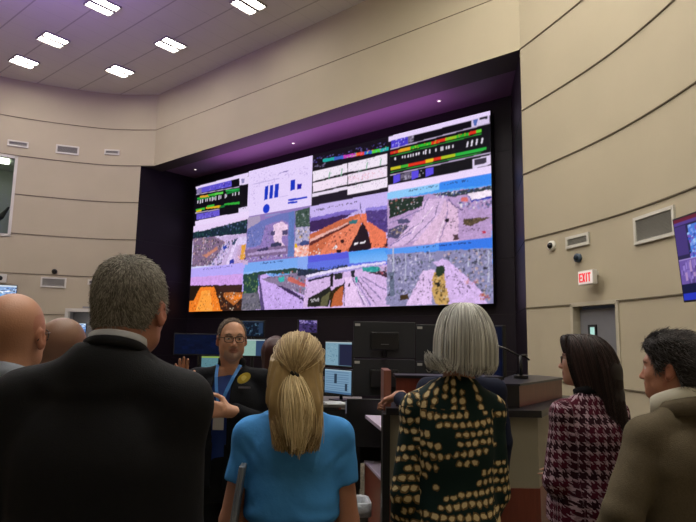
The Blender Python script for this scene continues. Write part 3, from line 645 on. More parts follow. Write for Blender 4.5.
["n",["f0e8f0"],12,0.036,1.6,91,[[2.021,2.808],[2.133,2.812],[2.135,2.876],[2.022,2.872]]],
["p","2c2c2c",[[2.325,2.368],[2.44,2.366],[2.432,2.465],[2.336,2.47]]],
["p","242830",[[2.542,2.326],[2.584,2.325],[2.586,2.465],[2.544,2.449]]],
["p","309898",[[2.676,2.302],[2.853,2.285],[2.893,2.36],[2.823,2.389],[2.677,2.363]]],
["n",["208080","60c8c0"],20,0.03,1.6,92,[[2.676,2.302],[2.853,2.296],[2.886,2.359],[2.677,2.363]]],
["p","40a0a0",[[2.586,2.44],[2.619,2.443],[2.621,2.553],[2.596,2.551]]],
["p","402838",[[2.726,2.392],[2.979,2.368],[2.98,2.508],[2.855,2.439]]],
["n",["d06070","303038","c8b8d8"],40,0.033,1.6,93,[[2.853,2.261],[2.978,2.262],[2.979,2.438],[2.855,2.403]]],
["p","e4c4ec",[[2.458,2.442],[2.544,2.437],[2.684,2.977],[2.463,2.972]]],
["l","504068",0.015,[[2.455,2.442],[2.462,2.96]]],
["l","584878",0.015,[[2.561,2.475],[2.7,2.941]]],
["l","8878b0",0.022,[[2.613,2.552],[2.781,2.967]]],
["l","504068",0.012,[[2.62,2.492],[2.828,2.945]]],
["l","8070a0",0.01,[[2.678,2.46],[2.951,2.716]]],
["l","8070a0",0.01,[[2.645,2.457],[2.906,2.877]]],
["l","f4e0ff",0.012,[[2.596,2.6],[2.733,2.966]]],
["p","282038",[[2.503,2.557],[2.525,2.551],[2.526,2.615],[2.504,2.618]]],
["l","c04858",0.021,[[1.849,2.477],[1.968,2.559]]],
["n",["302848","e0c8f0"],26,0.032,1.6,94,[[1.871,2.579],[1.988,2.586],[2.273,2.452],[1.992,2.768],[1.878,2.894]]],
["p","58607c",[[2.971,2.391],[3.055,2.375],[3.058,2.836],[2.97,2.833]]],
["n",["e8e0f0","303848","9098b8"],70,0.038,1.6,95,[[2.967,2.39],[3.055,2.375],[3.059,2.882],[2.971,2.879]]],
["p","4890f0",[[2.928,2.028],[3.505,2.003],[3.996,1.998],[3.995,2.173],[3.505,2.132],[2.965,2.116]]],
["p","3878e8",[[3.505,2.013],[3.996,1.998],[3.995,2.148],[3.505,2.117]]],
["p","5898f0",[[2.961,2.005],[3.505,2.008],[3.505,2.106],[2.961,2.102]]],
["n",["203068"],46,0.019,1,100,[[3.261,2.033],[3.81,2.036],[3.81,2.058],[3.261,2.052]]],
["p","8c88b0",[[2.961,2.102],[3.505,2.127],[3.995,2.153],[3.995,2.997],[2.954,2.973]]],
["n",["384048","c8c0e0","506060","a8a0d0","302c40","e0d8f0"],260,0.039,1.6,101,[[2.965,2.116],[3.49,2.135],[3.442,2.383],[3.197,2.887],[2.968,2.906]]],
["n",["404858","c0b8e0","687078","302c38","e0b8a0","a8b0d8"],240,0.036,1.6,102,[[3.521,2.134],[3.995,2.168],[3.993,2.891],[3.879,2.838],[3.568,2.294]]],
["p","d8b8ec",[[3.442,2.305],[3.537,2.252],[3.599,2.297],[3.893,2.791],[3.948,2.996],[3.591,2.988],[3.553,2.47]]],
["p","e0c0ec",[[3.345,2.426],[3.458,2.41],[3.427,2.984],[3.164,2.978]]],
["p","c8a060",[[3.45,2.461],[3.553,2.47],[3.599,2.988],[3.467,2.985],[3.427,2.716]]],
["n",["403828","e8d8c0","604820","28201c"],44,0.042,1.6,103,[[3.45,2.512],[3.553,2.496],[3.591,2.951],[3.467,2.96]]],
["p","283828",[[3.474,2.373],[3.553,2.368],[3.56,2.496],[3.498,2.542],[3.466,2.475]]],
["p","282420",[[3.466,2.629],[3.514,2.625],[3.514,2.696],[3.466,2.698]]],
["n",["302040","483868","201830"],36,0.032,1.2,104,[[3.329,2.476],[3.426,2.459],[3.411,2.895],[3.214,2.914]]],
["n",["302040","483868","201830"],44,0.03,1.2,105,[[3.576,2.371],[3.675,2.406],[3.836,2.837],[3.599,2.826]]],
["n",["b05838","d8a878","a03028"],26,0.034,1.6,106,[[3.879,2.838],[3.977,2.843],[3.976,2.938],[3.878,2.935]]],
["n",["c86050","e0b0b8"],16,0.035,1.6,107,[[3.749,2.611],[3.866,2.62],[3.865,2.693],[3.749,2.685]]],
["p","b8b8d0",[[3.019,2.0],[3.035,2.002],[3.041,2.802],[3.025,2.801]]],
["p","b8b8d0",[[3.157,2.113],[3.167,2.115],[3.17,2.542],[3.16,2.542]]],
["p","b8b8d0",[[3.955,2.192],[3.965,2.193],[3.962,2.675],[3.952,2.674]]],
["p","b8b8d0",[[3.406,2.093],[3.413,2.094],[3.413,2.38],[3.407,2.379]]],
["p","b8b8d0",[[3.777,2.168],[3.783,2.169],[3.782,2.417],[3.776,2.416]]],
["p","b8b8d0",[[3.87,2.156],[3.874,2.156],[3.873,2.401],[3.869,2.401]]],
["p","606880",[[2.985,2.419],[3.042,2.397],[3.045,2.802],[2.998,2.827]]],
["n",["282830","8890a8"],26,0.038,1.6,108,[[2.977,2.473],[3.074,2.454],[3.103,2.911],[2.971,2.907]]],
["p","403020",[[3.111,2.805],[3.197,2.782],[3.197,2.887],[3.112,2.89]]]]''')
draw(OPS)
def _sm(shape, cell, seed):
    R = np.random.default_rng(seed); h, w = shape; g = R.normal(size=(h//cell+3, w//cell+3)); y = np.arange(h)/cell; x = np.arange(w)/cell
    y0 = y.astype(int); x0 = x.astype(int); fy = (y-y0)[:, None]; fx = (x-x0)[None]; fy = fy*fy*(3-2*fy); fx = fx*fx*(3-2*fx)
    return (g[y0][:, x0]*(1-fy)+g[y0+1][:, x0]*fy)*(1-fx)+(g[y0][:, x0+1]*(1-fy)+g[y0+1][:, x0+1]*fy)*fx
for _r in (1, 2):      # the camera pictures: irregular edges and mottled texture
    for _c in range(4):
        T0 = canvas[_r*DY:(_r+1)*DY, _c*DX:(_c+1)*DX].copy(); sh = T0.shape[:2]; sd_ = _r*10+_c*3
        yy, xx = np.meshgrid(np.arange(sh[0]), np.arange(sh[1]), indexing='ij'); sky = np.clip((yy/sh[0]-.12)/.15, 0, 1)
        yy = np.clip(yy+(_sm(sh, 5, sd_)*.5+_sm(sh, 2, sd_+1)*.35)*sky, 0, sh[0]-1).astype(int); xx = np.clip(xx+(_sm(sh, 6, sd_+2)*.8+_sm(sh, 2, sd_+50)*.5)*sky, 0, sh[1]-1).astype(int)
        T1 = T0[yy, xx]; mot = 1+(_sm(sh, 2, sd_+4)*.10+_sm(sh, 7, sd_+5)*.05)*sky
        canvas[_r*DY:(_r+1)*DY, _c*DX:(_c+1)*DX] = T1*mot[..., None]
_b = np.pad(canvas, ((1, 1), (1, 1), (0, 0)), 'edge'); canvas = canvas*.36+(_b[:-2, 1:-1]+_b[2:, 1:-1]+_b[1:-1, :-2]+_b[1:-1, 2:])*.16
canvas = np.clip(canvas*(1+rng.normal(0, .05, canvas.shape[:2]+(1,))), 0, 1)
M_led = mat('led_panel', '050505', .5, spec=.1)
nt = M_led.node_tree; a = N(nt, 'ShaderNodeAttribute'); a.attribute_name = 'Col'
nt.links.new(a.outputs['Color'], nt.nodes['Principled BSDF'].inputs['Emission Color']); nt.nodes['Principled BSDF'].inputs['Emission Strength'].default_value = LED_STRENGTH
vw = empty('video_wall', (*(SL+(SR-SL)*.5)[:2], ZB), 0, 'large video wall of traffic camera feeds and charts in the dark niche', 'screen')
mid = (SL+SR)/2
ROT = Matrix(((sd.x, -sn.x, 0), (sd.y, -sn.y, 0), (0, 0, 1)))   # local x along, y into wall
tilesn = [['traffic speed diagram', 'bar chart dashboard', 'spreadsheet table', 'traffic speed diagram'], ['highway camera feed']*4, ['highway camera feed']*4]
vfr = MB().box((0, .06, (ZT-ZB)/2), (SW, .10, ZT-ZB), bev=.004).build('cabinet', M_black, vw); vfr.matrix_local = ROT.to_4x4()
for r in range(3):
    for c in range(4):
        nx, ny = DX//1+1, DY//1+1
        sub = canvas[r*DY:(r+1)*DY, c*DX:(c+1)*DX]
        iy = np.clip(np.arange(ny)*DY//(ny), 0, DY-1); ix = np.clip(np.arange(nx)*DX//nx, 0, DX-1)
        cols = sub[iy][:, ix].reshape(-1, 3)
        U, Vv = np.meshgrid(np.linspace(c/4, (c+1)/4, nx), np.linspace(r/3, (r+1)/3, ny))
        X = (U-.5)*SW; Z = (1-Vv)*(ZT-ZB)
        V = np.stack([X.ravel(), np.full(X.size, .0), Z.ravel()], 1)
        I = np.arange(nx*ny).reshape(ny, nx)
        F = np.stack([I[1:, :-1], I[1:, 1:], I[:-1, 1:], I[:-1, :-1]], -1).reshape(-1, 4)
        o = np_mesh('display_panel', V, F, M_led, vw, cols, smooth=False); o.matrix_local = ROT.to_4x4(); o['label'] = tilesn[r][c]
# small downlights in the niche soffit
M_spot = mat('downlight_lens', 'ffffff', emit='fff0e8', es=1.6)
for i, (x, y) in enumerate([(-5.07, 18.32), (-1.60, 15.59), (2.02, 12.54), (-3.35, 16.97), (.2, 14.06)][:3]):
    o = empty('recessed_downlight', (x, y, 7.06), 0, ['recessed downlight at the left end of the purple niche soffit', 'recessed downlight above the blue bar chart, middle of the niche soffit', 'recessed downlight at the right end of the purple niche soffit'][i], 'downlight', 'recessed downlights in the niche soffit')
    MB().cyl((0, 0, -.012), (0, 0, .0), .05, .055).build('trim_ring', M_white, o, True)
    MB().cyl((0, 0, -.018), (0, 0, -.01), .03).build('lens', M_spot, o, True)

# ------------------------------------------------------------------ wall fittings
def on_wall(W, s, z, off=.0, inward=1):
    (x, y), (tx, ty) = at(W, s)
    nx, ny = -ty*inward, tx*inward
    R = Matrix(((-tx*inward, -nx, 0), (-ty*inward, -ny, 0), (0, 0, 1))).to_4x4()   # local x along wall (left->right seen from room), -y towards room
    return Matrix.Translation((x+nx*off, y+ny*off, z)) @ R
def place(o, W, s, z, off=0, inward=1): o.matrix_world = on_wall(W, s, z, off, inward); return o
M_grille = mat('vent_grille', '9c9a92', .5)
M_gdark = mat('vent_dark', '716f69', .7)
def vent(W, s, z, w, h, inward, label, slats=8, flt=False):
    r = empty('air_vent', label=label, cat='air vent', group=None)
    f = MB()
    t = .045
    for sx in (-1, 1): f.box((sx*(w/2-t/2), -.012, 0), (t, .03, h), bev=.003)
    for sz in (-1, 1): f.box((0, -.0121, sz*(h/2-t/2)), (w-.01, .03, t), bev=.003)
    f.build('frame', M_white, r)
    MB().box((0, .004, 0), (w-t, .006, h-t)).build('backing', M_grille if flt else M_gdark, r)
    g = MB()
    for i in range(slats): g.box((0, -.006, -h/2+t+(h-2*t)*(i+.5)/slats), (w-2*t, .016, (h-2*t)/slats*.35), rot=Matrix.Rotation(.6, 3, 'X'))
    g.build('grille', M_grille, r)
    return place(r, W, s, z, .012, inward)
# right wall: s grows towards the camera; seen from the room, along is reversed by orientation
vent(WR, 1.36, 3.175, .53, .19, -1, 'narrow slatted vent on the right wall above the exit sign', 5)
vent(WR, 2.99, 3.095, .80, .37, -1, 'large rectangular return air grille on the right wall beside the mounted screen', 16, True)
vent(WL, 4.05, 7.36, .56, .19, 1, 'leftmost small vent high on the curved left wall', 4)
vent(WL, 2.68, 7.37, .66, .28, 1, 'square framed vent high on the left wall, middle of three', 7)
vent(WL, 1.37, 7.43, .46, .17, 1, 'small vent high on the left wall closest to the corner', 4)
vent(WL, 2.75, 3.17, .70, .31, 1, 'light grille panel low on the left wall below the round camera', 10, True)
vent(WL, 1.68, 3.23, .22, .16, 1, 'tiny vent partly hidden by the grey-haired head', 3)
def dome(W, s, z, inward, label, r=.08, dark='0b0b0d', base='d8d5cc'):
    o = empty('security_camera', label=label, cat='security camera')
    MB().cyl((0, 0, 0), (0, -.05, 0), r, r*.95, 24).build('base', mat('cam_base_'+base, base, .4), o, True)
    MB().sph((0, -.05, 0), r*.62, (1, 1, 1), 20).build('lens', mat('cam_lens_'+dark, dark, .15), o, True)
    return place(o, W, s, z, .0, inward)
dome(WR, .746, 3.19, -1, 'white round security camera with black lens on the right wall', .085)
dome(WR, 1.356, 2.91, -1, 'dark blue-grey camera on the wall above the exit sign', .07, '1c2a38', '3c4c60')
dome(WL, 2.75, 3.51, 1, 'small black round camera above the light grille on the left wall', .08, '101010', '2a2826')
o = empty('wall_speaker', label='small white framed square speaker at the left edge of the left wall', cat='speaker')
MB().box((0, -.03, 0), (.34, .06, .26), bev=.01).build('housing', M_white, o); MB().cyl((0, -.06, 0), (0, -.07, 0), .07, n=20).build('cone', M_black, o, True)
place(o, WL, 4.17, 3.22, 0, 1)
# exit sign
o = empty('exit_sign', label='illuminated white exit sign with red letters above the grey door', cat='sign')
es_m = mat('exit_face', 'd8d0cc', .4, emit='f4e4e0', es=.35)
MB().box((0, -.16, 0), (.34, .075, .21), bev=.008).build('housing', mat('exit_house', 'd4d0c8', .4), o)
MB().box((0, -.06, .07), (.08, .13, .05)).build('bracket', M_white, o)
MB().box((0, -.1995, 0), (.31, .006, .185)).build('face_plate', es_m, o)
red = mat('exit_red', 'd01828', .4, emit='e01a2c', es=.7)
def glyph(ch, x, w, h, t):
    mb = MB(); z0 = -h/2
    def bar(cx, cz, dx, dz, rot=0): mb.box((x+cx, -.205, cz), (dx, .006, dz), rot=Matrix.Rotation(rot, 3, 'Y') if rot else None)
    if ch == 'E':
        bar(-w/2+t/2, 0, t, h); [bar(0, z, w, t) for z in (h/2-t/2, 0, -h/2+t/2)]
    if ch == 'X':
        a = math.atan2(w-t, h); L = math.hypot(w-t, h); bar(0, 0, t, L, a); bar(0, 0, t, L, -a)
    if ch == 'I': bar(0, 0, t, h)
    if ch == 'T': bar(0, 0, t, h); bar(0, h/2-t/2, w, t)
    mb.build('letter', red, o)
for ch, x, w in (('E', -.10, .062), ('X', -.028, .066), ('I', .034, .03), ('T', .095, .062)): glyph(ch, x, w, .13, .02)
place(o, WR, 1.74, 2.56, 0, -1)
# door in the right wall
P0, _ = at(WR, DOOR[0]); P1, _ = at(WR, DOOR[1])
dd = Vector((P1[0]-P0[0], P1[1]-P0[1], 0)); DWid = dd.length; dd.normalize(); dn = Vector((-dd.y, dd.x, 0))
if dn.x < 0: dn = -dn     # outwards from room
RD = Matrix(((dd.x, dn.x, 0), (dd.y, dn.y, 0), (0, 0, 1))).to_4x4(); RD.translation = (P0[0], P0[1], 0)
d = tag(empty('door_1'), kind='structure'); d.matrix_world = RD
fm = mat('door_frame_paint', 'b4ac98', .5); dm = mat('grey_door', '77777c', .45, noise=.03)
H = 2.2
f = MB()
for x in (0.0, DWid): f.box((x, .07, H/2-.02), (.06, .18, H))
f.box((DWid/2, .07, H-.005), (DWid+.07, .18, .06))
f.build('frame', fm, d)
lf = MB(); lf.box((DWid/2, .13, 1.06), (DWid-.07, .045, 2.12), bev=.003); lf.build('leaf', dm, d)
w = MB(); wx, wz = DWid*.33, 1.60
for sx in (-1, 1): w.box((wx+sx*.075, .10, wz), (.03, .03, .56))
for sz in (-1, 1): w.box((wx, .10, wz+sz*.27), (.18, .031, .03))
w.build('window_trim', M_black, d)
MB().box((wx, .104, wz), (.13, .008, .5)).build('window_pane', mat('lit_pane', '9fc4c0', .2, emit='a8d8d0', es=.65), d)
MB().cyl((DWid-.12, .10, 1.0), (DWid-.12, .04, 1.0), .015).cyl((DWid-.12, .045, 1.0), (DWid-.24, .045, 1.0), .011).build('handle', M_metal, d, True)
# recessed opening in the left wall (door_2) with grey interior
ip = [at(WL, s)[0] for s in (LDOOR[0], LDOOR[1])]
A, B = Vector((*ip[1], 0)), Vector((*ip[0], 0)); u = (B-A).normalized(); nn = Vector((-u.y, u.x, 0)); 
if nn.y < 0: nn = -nn
R2 = Matrix(((u.x, nn.x, 0), (u.y, nn.y, 0), (0, 0, 1))).to_4x4(); R2.translation = A; Wd = (B-A).length
d2 = tag(empty('door_2'), kind='structure'); d2.matrix_world = R2
f = MB()
for x in (0, Wd): f.box((x, .02, 1.17), (.09, .2, 2.4))
f.box((Wd/2, .02, 2.35), (Wd+.09, .2, .1)); f.build('frame', M_white, d2)
f = MB(); gm = mat('grey_alcove', '85858a', .7)
f.box((Wd/2, 1.6, 1.2), (Wd+.6, .05, 2.6)); f.box((-.3, .85, 1.2), (.05, 1.5, 2.6)); f.box((Wd+.3, .85, 1.2), (.05, 1.5, 2.6)); f.box((Wd/2, .85, 2.45), (Wd+.6, 1.6, .05)); f.box((Wd/2, .85, -.03), (Wd+.6, 1.6, .05))
f.build('alcove', gm, d2); MB().box((Wd/2, .8, 2.41), (.6, .6, .03)).build('alcove_fill', mat('alcove_glow', 'ffffff', emit='fff4e8', es=7), d2)  # unseen glowing panel added to brighten the alcove interior
MB().box((.85, 1.555, 1.98), (.34, .03, .34)).build('window_trim', M_black, d2); MB().box((.85, 1.535, 1.98), (.22, .01, .22)).build('window_pane', mat('lit_pane2', 'f8ecd0', emit='fff0d0', es=.9), d2)
# observation window high on the left wall
ip = [at(WL, s)[0] for s in (LWIN[0], LWIN[1])]
A, B = Vector((*ip[1], 0)), Vector((*ip[0], 0)); u = (B-A).normalized(); nn = Vector((-u.y, u.x, 0)); 
if nn.y < 0: nn = -nn
R3 = Matrix(((u.x, nn.x, 0), (u.y, nn.y, 0), (0, 0, 1))).to_4x4(); R3.translation = A; Wd = (B-A).length; z0, z1 = LWIN[2:]
w1 = tag(empty('window_1'), kind='structure'); w1.matrix_world = R3
f = MB()
for x in (0, Wd): f.box((x, .04, (z0+z1)/2), (.08, .14, z1-z0+.08))
for z in (z0, z1): f.box((Wd/2, .04, z), (Wd+.08, .14, .08))
f.build('frame', M_white, w1)
gl = mat('window_glass', 'e8f4f0', .03); gl.node_tree.nodes['Principled BSDF'].inputs['Transmission Weight'].default_value = 1; gl.node_tree.nodes['Principled BSDF'].inputs['IOR'].default_value = 1.02
MB().box((Wd/2, .06, (z0+z1)/2), (Wd, .01, z1-z0)).build('pane', gl, w1)
f = MB(); D3 = 3.0; zz0, zz1 = z0-.6, z1+.3
f.box((Wd/2, D3, (zz0+zz1)/2), (Wd+3, .05, zz1-zz0)); f.box((-1.4, D3/2+.1, (zz0+zz1)/2), (.05, D3-.1, zz1-zz0)); f.box((Wd+1.4, D3/2+.1, (zz0+zz1)/2), (.05, D3-.1, zz1-zz0))
f.box((Wd/2, D3/2+.1, zz1), (Wd+2.8, D3-.1, .05)); f.box((Wd/2, D3/2+.1, zz0), (Wd+2.8, D3-.1, .05))
f.build('room_behind', mat('room_behind_paint', 'a8aea6', .8), w1)
f = MB(); f.box((Wd-.5, 1.6, zz1-.05), (.6, .6, .03)); f.box((Wd-.9, 2.96, z0+1.5), (.25, .02, .14)).box((Wd-.9, 2.96, z0+1.95), (.2, .02, .14)).build('room_light', mat('obs_light', 'ffffff', emit='fff8e8', es=9), w1)
# unidentified dark angular object behind the glass
o = empty('dark_object', label='unidentified black angular object seen through the high left window', cat='unidentified object'); o.matrix_world = R3
MB().tube([(Wd-.42, .5, z0-.55), (Wd-.40, .5, z0+.3), (Wd-.26, .5, z0+.62), (Wd-.08, .5, z0+.95)], [.10, .12, .09, .03], 10).build('arm', M_black, o, True)
MB().tube([(Wd-.30, .5, z0+.62), (Wd-.75, .52, z0+.50)], [.05, .09], 10).build('side_piece', M_black, o, True)

# ------------------------------------------------------------------ screens
def scr_mat(name, ops_cols, es=.9):
    return mat(name, '101014', .3, emit=ops_cols, es=es)
def pixel_screen(w, h, nx, ny, paint, parent, y=-.012, es=.9, name='screen'):
    """flat screen face with its own picture as a colour attribute, local XZ plane centred"""
    img = np.zeros((ny, nx, 3)); paint(img)
    U, Vv = np.meshgrid(np.linspace(-.5, .5, nx), np.linspace(.5, -.5, ny))
    V = np.stack([(U*w).ravel(), np.full(U.size, y), (Vv*h).ravel()], 1); I = np.arange(nx*ny).reshape(ny, nx)
    F = np.stack([I[1:, :-1], I[1:, 1:], I[:-1, 1:], I[:-1, :-1]], -1).reshape(-1, 4)
    return np_mesh(name, V, F, M_led, parent, img.reshape(-1, 3)*es, smooth=False)
def rect(img, x0, y0, x1, y1, c):
    ny, nx = img.shape[:2]; img[int(y0*ny):max(int(y1*ny), int(y0*ny)+1), int(x0*nx):max(int(x1*nx), int(x0*nx)+1)] = lin(c)
def speck(img, x0, y0, x1, y1, cols, n, seed=0, w=.03, h=.02):
    R = np.random.default_rng(seed)
    for i in range(n):
        x, y = R.uniform(x0, x1), R.uniform(y0, y1); rect(img, x, y, min(1, x+w*R.uniform(.5, 1.5)), min(1, y+h*R.uniform(.5, 1.5)), cols[R.integers(len(cols))])
def monitor(loc, rz, w, h, label, paint=None, stand=.25, es=.8, group=None, tilt=0, stickers=False, mount=False):
    r = empty('monitor', loc, rz, label, 'monitor', group)
    T = Matrix.Translation((0, 0, 0)) @ Matrix.Rotation(tilt, 4, 'X')
    MB().box((0, .012, 0), (w, .035, h), bev=.004).build('housing', M_black if not stickers else M_dgrey, r).matrix_local = T
    if paint:
        s = pixel_screen(w-.03, h-.03, 60, 40, paint, r, -.0065, es); s.matrix_local = T
    if stickers:
        MB().box((w/2-.035, .0315, h/2-.03), (.045, .004, .022)).build('sticker', mat('sticker', 'b8b8b4', .6), r)['label'] = 'white asset sticker'
        bk = MB().box((0, .045, -.01), (w*.45, .05, h*.5), bev=.01); bk.build('rear_cover', M_black, r)
        sl = MB()
        for i in range(9): sl.box((-.09+.02*i, .072, .06), (.008, .004, .03))
        sl.build('vent_slots', M_dgrey, r)
        MB().box((.0, .073, -.04), (.07, .004, .006)).build('badge', M_metal, r)
    if stand:
        MB().cyl((0, .05, -h/2-stand+.01), (0, .05, 0), .02).build('stand_pole', M_black, r, True)
        if stand > .03: MB().box((0, .05, -h/2-stand+.008), (.24, .18, .014), bev=.004).build('stand_base', M_black, r)
    return r

# ------------------------------------------------------------------ furniture
def wood_mat(name, c1, c2):
    m = mat(name, c1, .38, coat=.15); nt = m.node_tree; b = nt.nodes['Principled BSDF']
    tc = N(nt, 'ShaderNodeTexCoord'); mp = N(nt, 'ShaderNodeMapping'); mp.inputs['Scale'].default_value = (9, 9, .8)
    nt.links.new(tc.outputs['Object'], mp.inputs['Vector']); n = N(nt, 'ShaderNodeTexNoise'); n.inputs['Scale'].default_value = 5; n.inputs['Detail'].default_value = 8; n.inputs['Distortion'].default_value = 1.2
    nt.links.new(mp.outputs['Vector'], n.inputs['Vector']); nt.links.new(mixc(nt, n.outputs['Fac'], c1, c2), b.inputs['Base Color']); return m
M_mah = wood_mat('mahogany_veneer', '5a2418', '7e3a28'); M_mahl = wood_mat('light_mahogany_veneer', '6e4036', '946050')
M_beige = mat('beige_laminate', '8c8674', .6, noise=.03); M_cap = mat('black_laminate', '17161a', .35)
M_lav = mat('laminate_purple_reflection', 'b9adc4', .35)  # purple reflection of the video wall put into the laminate colour
def wall_run(mb, pts, z0, z1, t):
    """vertical slab following a polyline, thickness t away from the viewer side"""
    V = [Vector((*p, 0)) for p in pts]; out = []
    for i, p in enumerate(V):
        ds = []
        if i: ds.append((V[i]-V[i-1]).normalized())
        if i < len(V)-1: ds.append((V[i+1]-V[i]).normalized())
        n = sum((Vector((-d.y, d.x, 0)) for d in ds), Vector()); n.normalize()
        c = n.dot(Vector((-ds[0].y, ds[0].x, 0))); out.append(p+n*(t/c))
    poly = [(p.x, p.y) for p in V]+[(p.x, p.y) for p in out[::-1]]
    mb.prism(poly, z0, z1)
con = empty('console_partition', (.7, 3.6, 0), 0, 'tall console partition with beige panels, black cap and mahogany base', 'partition')
CO = Vector((.7, 3.6, 0))
def loc(pts): return [(x-CO.x, y-CO.y) for x, y in pts]
line = [(.262, 3.5), (1.14, 3.5), (1.70, 4.5)]
mb = MB(); wall_run(mb, loc(line), .76, 1.165, .05); mb.build('beige_panel', M_beige, con)
mb = MB(); wall_run(mb, loc([(.262, 3.492), (1.143, 3.492), (1.708, 4.496)]), 0, .76, .07); mb.build('base_panel', M_mah, con)
mb = MB(); wall_run(mb, loc([(.24, 3.47), (1.155, 3.47), (1.735, 4.49)]), 1.165, 1.205, .38); mb.build('cap', M_cap, con)
MB().box((.243-.7, 3.56-3.6, .585), (.042, .18, 1.17), bev=.003).build('end_post', M_cap, con)
h = MB(); wall_run(h, loc([(.305, 3.56), (.95, 3.56)]), 1.207, 1.375, .02); h.build('hutch_panel', M_mah, con)
MB().box((.252-.7, 3.70-3.6, 1.30), (.045, .30, .24), bev=.003).build('hutch_end', M_mahl, con)
h = MB(); wall_run(h, loc([(.30, 3.55), (.96, 3.55)]), 1.375, 1.392, .20); h.build('hutch_top', M_cap, con)
# raised wooden box over the right leg of the console
bx = empty('desk_riser', (1.45, 4.2, 1.207), 0, 'wooden riser box with dark top and black corner on the console right end', 'riser')
def bl(p): return [(x-1.45, y-4.2) for x, y in p]
MB().prism(bl([(.985, 3.60), (1.058, 3.60), (1.604, 4.35), (1.50, 4.58), (1.35, 4.62), (.985, 3.80)]), .0, .130).build('body', wood_mat('riser_veneer', '5e3026', '82503f'), bx)
MB().prism(bl([(.975, 3.592), (1.062, 3.592), (1.062, 3.60), (.975, 3.60)]), .0, .130).build('corner_strip', M_cap, bx)
MB().prism(bl([(.97, 3.585), (1.066, 3.585), (1.625, 4.345), (1.51, 4.60), (1.34, 4.64), (.97, 3.82)]), .130, .143).build('top', mat('dark_blue_top', '1c1c2a', .3), bx)
for o_ in bx.children: pass
# operator desk behind the partition
dk = empty('operator_desk', (.9, 5.2, 0), 0, 'dark desk carrying the four back-facing monitors behind the console partition', 'desk')
MB().box((0, .15, .985), (1.8, 1.0, .03), bev=.004).build('desk_top', M_cap, dk)
MB().box((.0, -.36, .93), (1.78, .03, .38), bev=.004).build('privacy_panel', M_black, dk)
for sx in (-.8, .8): MB().box((sx, .1, .485), (.06, .6, .97), bev=.004).build('leg', M_black, dk)
MB().box((0, .45, .7), (1.6, .03, .5)).build('modesty_panel', M_black, dk)
o = empty('side_desk', (.6, 4.4, 0), 0, 'pale side desk surface with painted-in lavender reflection just left of the black partition post', 'desk')
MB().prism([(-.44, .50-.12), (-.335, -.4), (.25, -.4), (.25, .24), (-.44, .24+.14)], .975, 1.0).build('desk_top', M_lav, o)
MB().box((.22, -.30, .487), (.05, .1, .974)).build('leg', M_black, o)
o = empty('drawer_cabinet', (.5, 4.7, 0), 0, 'mahogany drawer cabinet with pale top edge behind the partition post', 'cabinet')
MB().prism([(-.33, .3), (-.22, -.35), (.3, -.35), (.3, .3)], .0, .58).build('body', M_mah, o)
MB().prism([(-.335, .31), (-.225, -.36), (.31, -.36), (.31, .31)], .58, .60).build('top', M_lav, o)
MB().box((.05, -.36, .45), (.4, .02, .2)).build('drawer', M_mah, o); MB().box((.05, -.38, .45), (.12, .02, .012)).build('handle', M_metal, [c for c in o.children if c.name.startswith('drawer')][0])
# trash bin with a liner
tb = empty('trash_bin', (.045, 4.15, 0), .1, 'white waste bin with a clear plastic liner folded over its rim', 'waste bin')
bm_ = bmesh.new(); rings = []
def sq(hw, hd, z, r=.04, n=5):
    P = []
    for cx, cy, a0 in ((hw-r, hd-r, 0), (-hw+r, hd-r, PI/2), (-hw+r, -hd+r, PI), (hw-r, -hd+r, 1.5*PI)):
        for k in range(n): a = a0+PI/2*k/(n-1); P.append((cx+r*math.cos(a), cy+r*math.sin(a), z))
    return P
def ringmesh(levels, name, m, par):
    mb = MB(); R = [[mb.bm.verts.new(p) for p in L] for L in levels]
    for a, b in zip(R, R[1:]):
        for k in range(len(a)): mb.bm.faces.new((a[k], a[(k+1) % len(a)], b[(k+1) % len(a)], b[k]))
    mb.bm.faces.new(R[0][::-1]); return mb.build(name, m, par, True)
ringmesh([sq(.095, .075, 0), sq(.125, .10, .50), sq(.132, .107, .50), sq(.132, .107, .485), sq(.13, .105, .485), sq(.122, .097, .50), sq(.092, .072, .01)][:6], 'bin_body', mat('bin_plastic', '6a6c70', .5), tb)
L = []
for i, (hw, z) in enumerate([(.136, .42), (.138, .46), (.138, .507), (.128, .512), (.116, .50), (.108, .42), (.10, .3), (.05, .26)]):
    L.append([(x*(1+.008*math.sin(7*k+i)), y*(1+.008*math.sin(5*k+2*i)), z+.003*math.sin(3*k+i*2)) for k, (x, y, z) in enumerate(sq(hw, hw*.8, z, n=8))])
ringmesh(L, 'liner', mat('bin_liner', 'b4b8bf', .3, bump=.6, bscale=40), tb)
# monitors whose backs face the viewer
for i, (x, z, lb) in enumerate(((.335, 1.605, 'upper left of the four black monitor backs, with a white sticker'), (.335, 1.275, 'lower left of the four black monitor backs, partly behind the mahogany end'),
                               (.905, 1.590, 'upper right of the four black monitor backs, cut off by the silver hair'), (.905, 1.262, 'lower right of the four black monitor backs, above the mahogany panel'))):
    monitor((x, 5.2 + (.0 if i < 2 else .06), z), PI+(.04 if i < 2 else -.12), .55, .318, lb, None, stand=(z-.159-1.0 if z < 1.4 else .008), group='back-facing monitors on the operator desk', stickers=True)
def p_list(img):
    img[:] = lin('8fb8d8'); rect(img, 0, 0, 1, .06, 'c8e4f4')
    for i in range(9): rect(img, .04, .12+i*.09, .9, .135+i*.09, '6a8cb0')
    rect(img, .38, .18, .47, .58, '35485c'); rect(img, .78, .55, .86, .86, '35485c'); rect(img, 0, .9, 1, 1, '5a80a8')
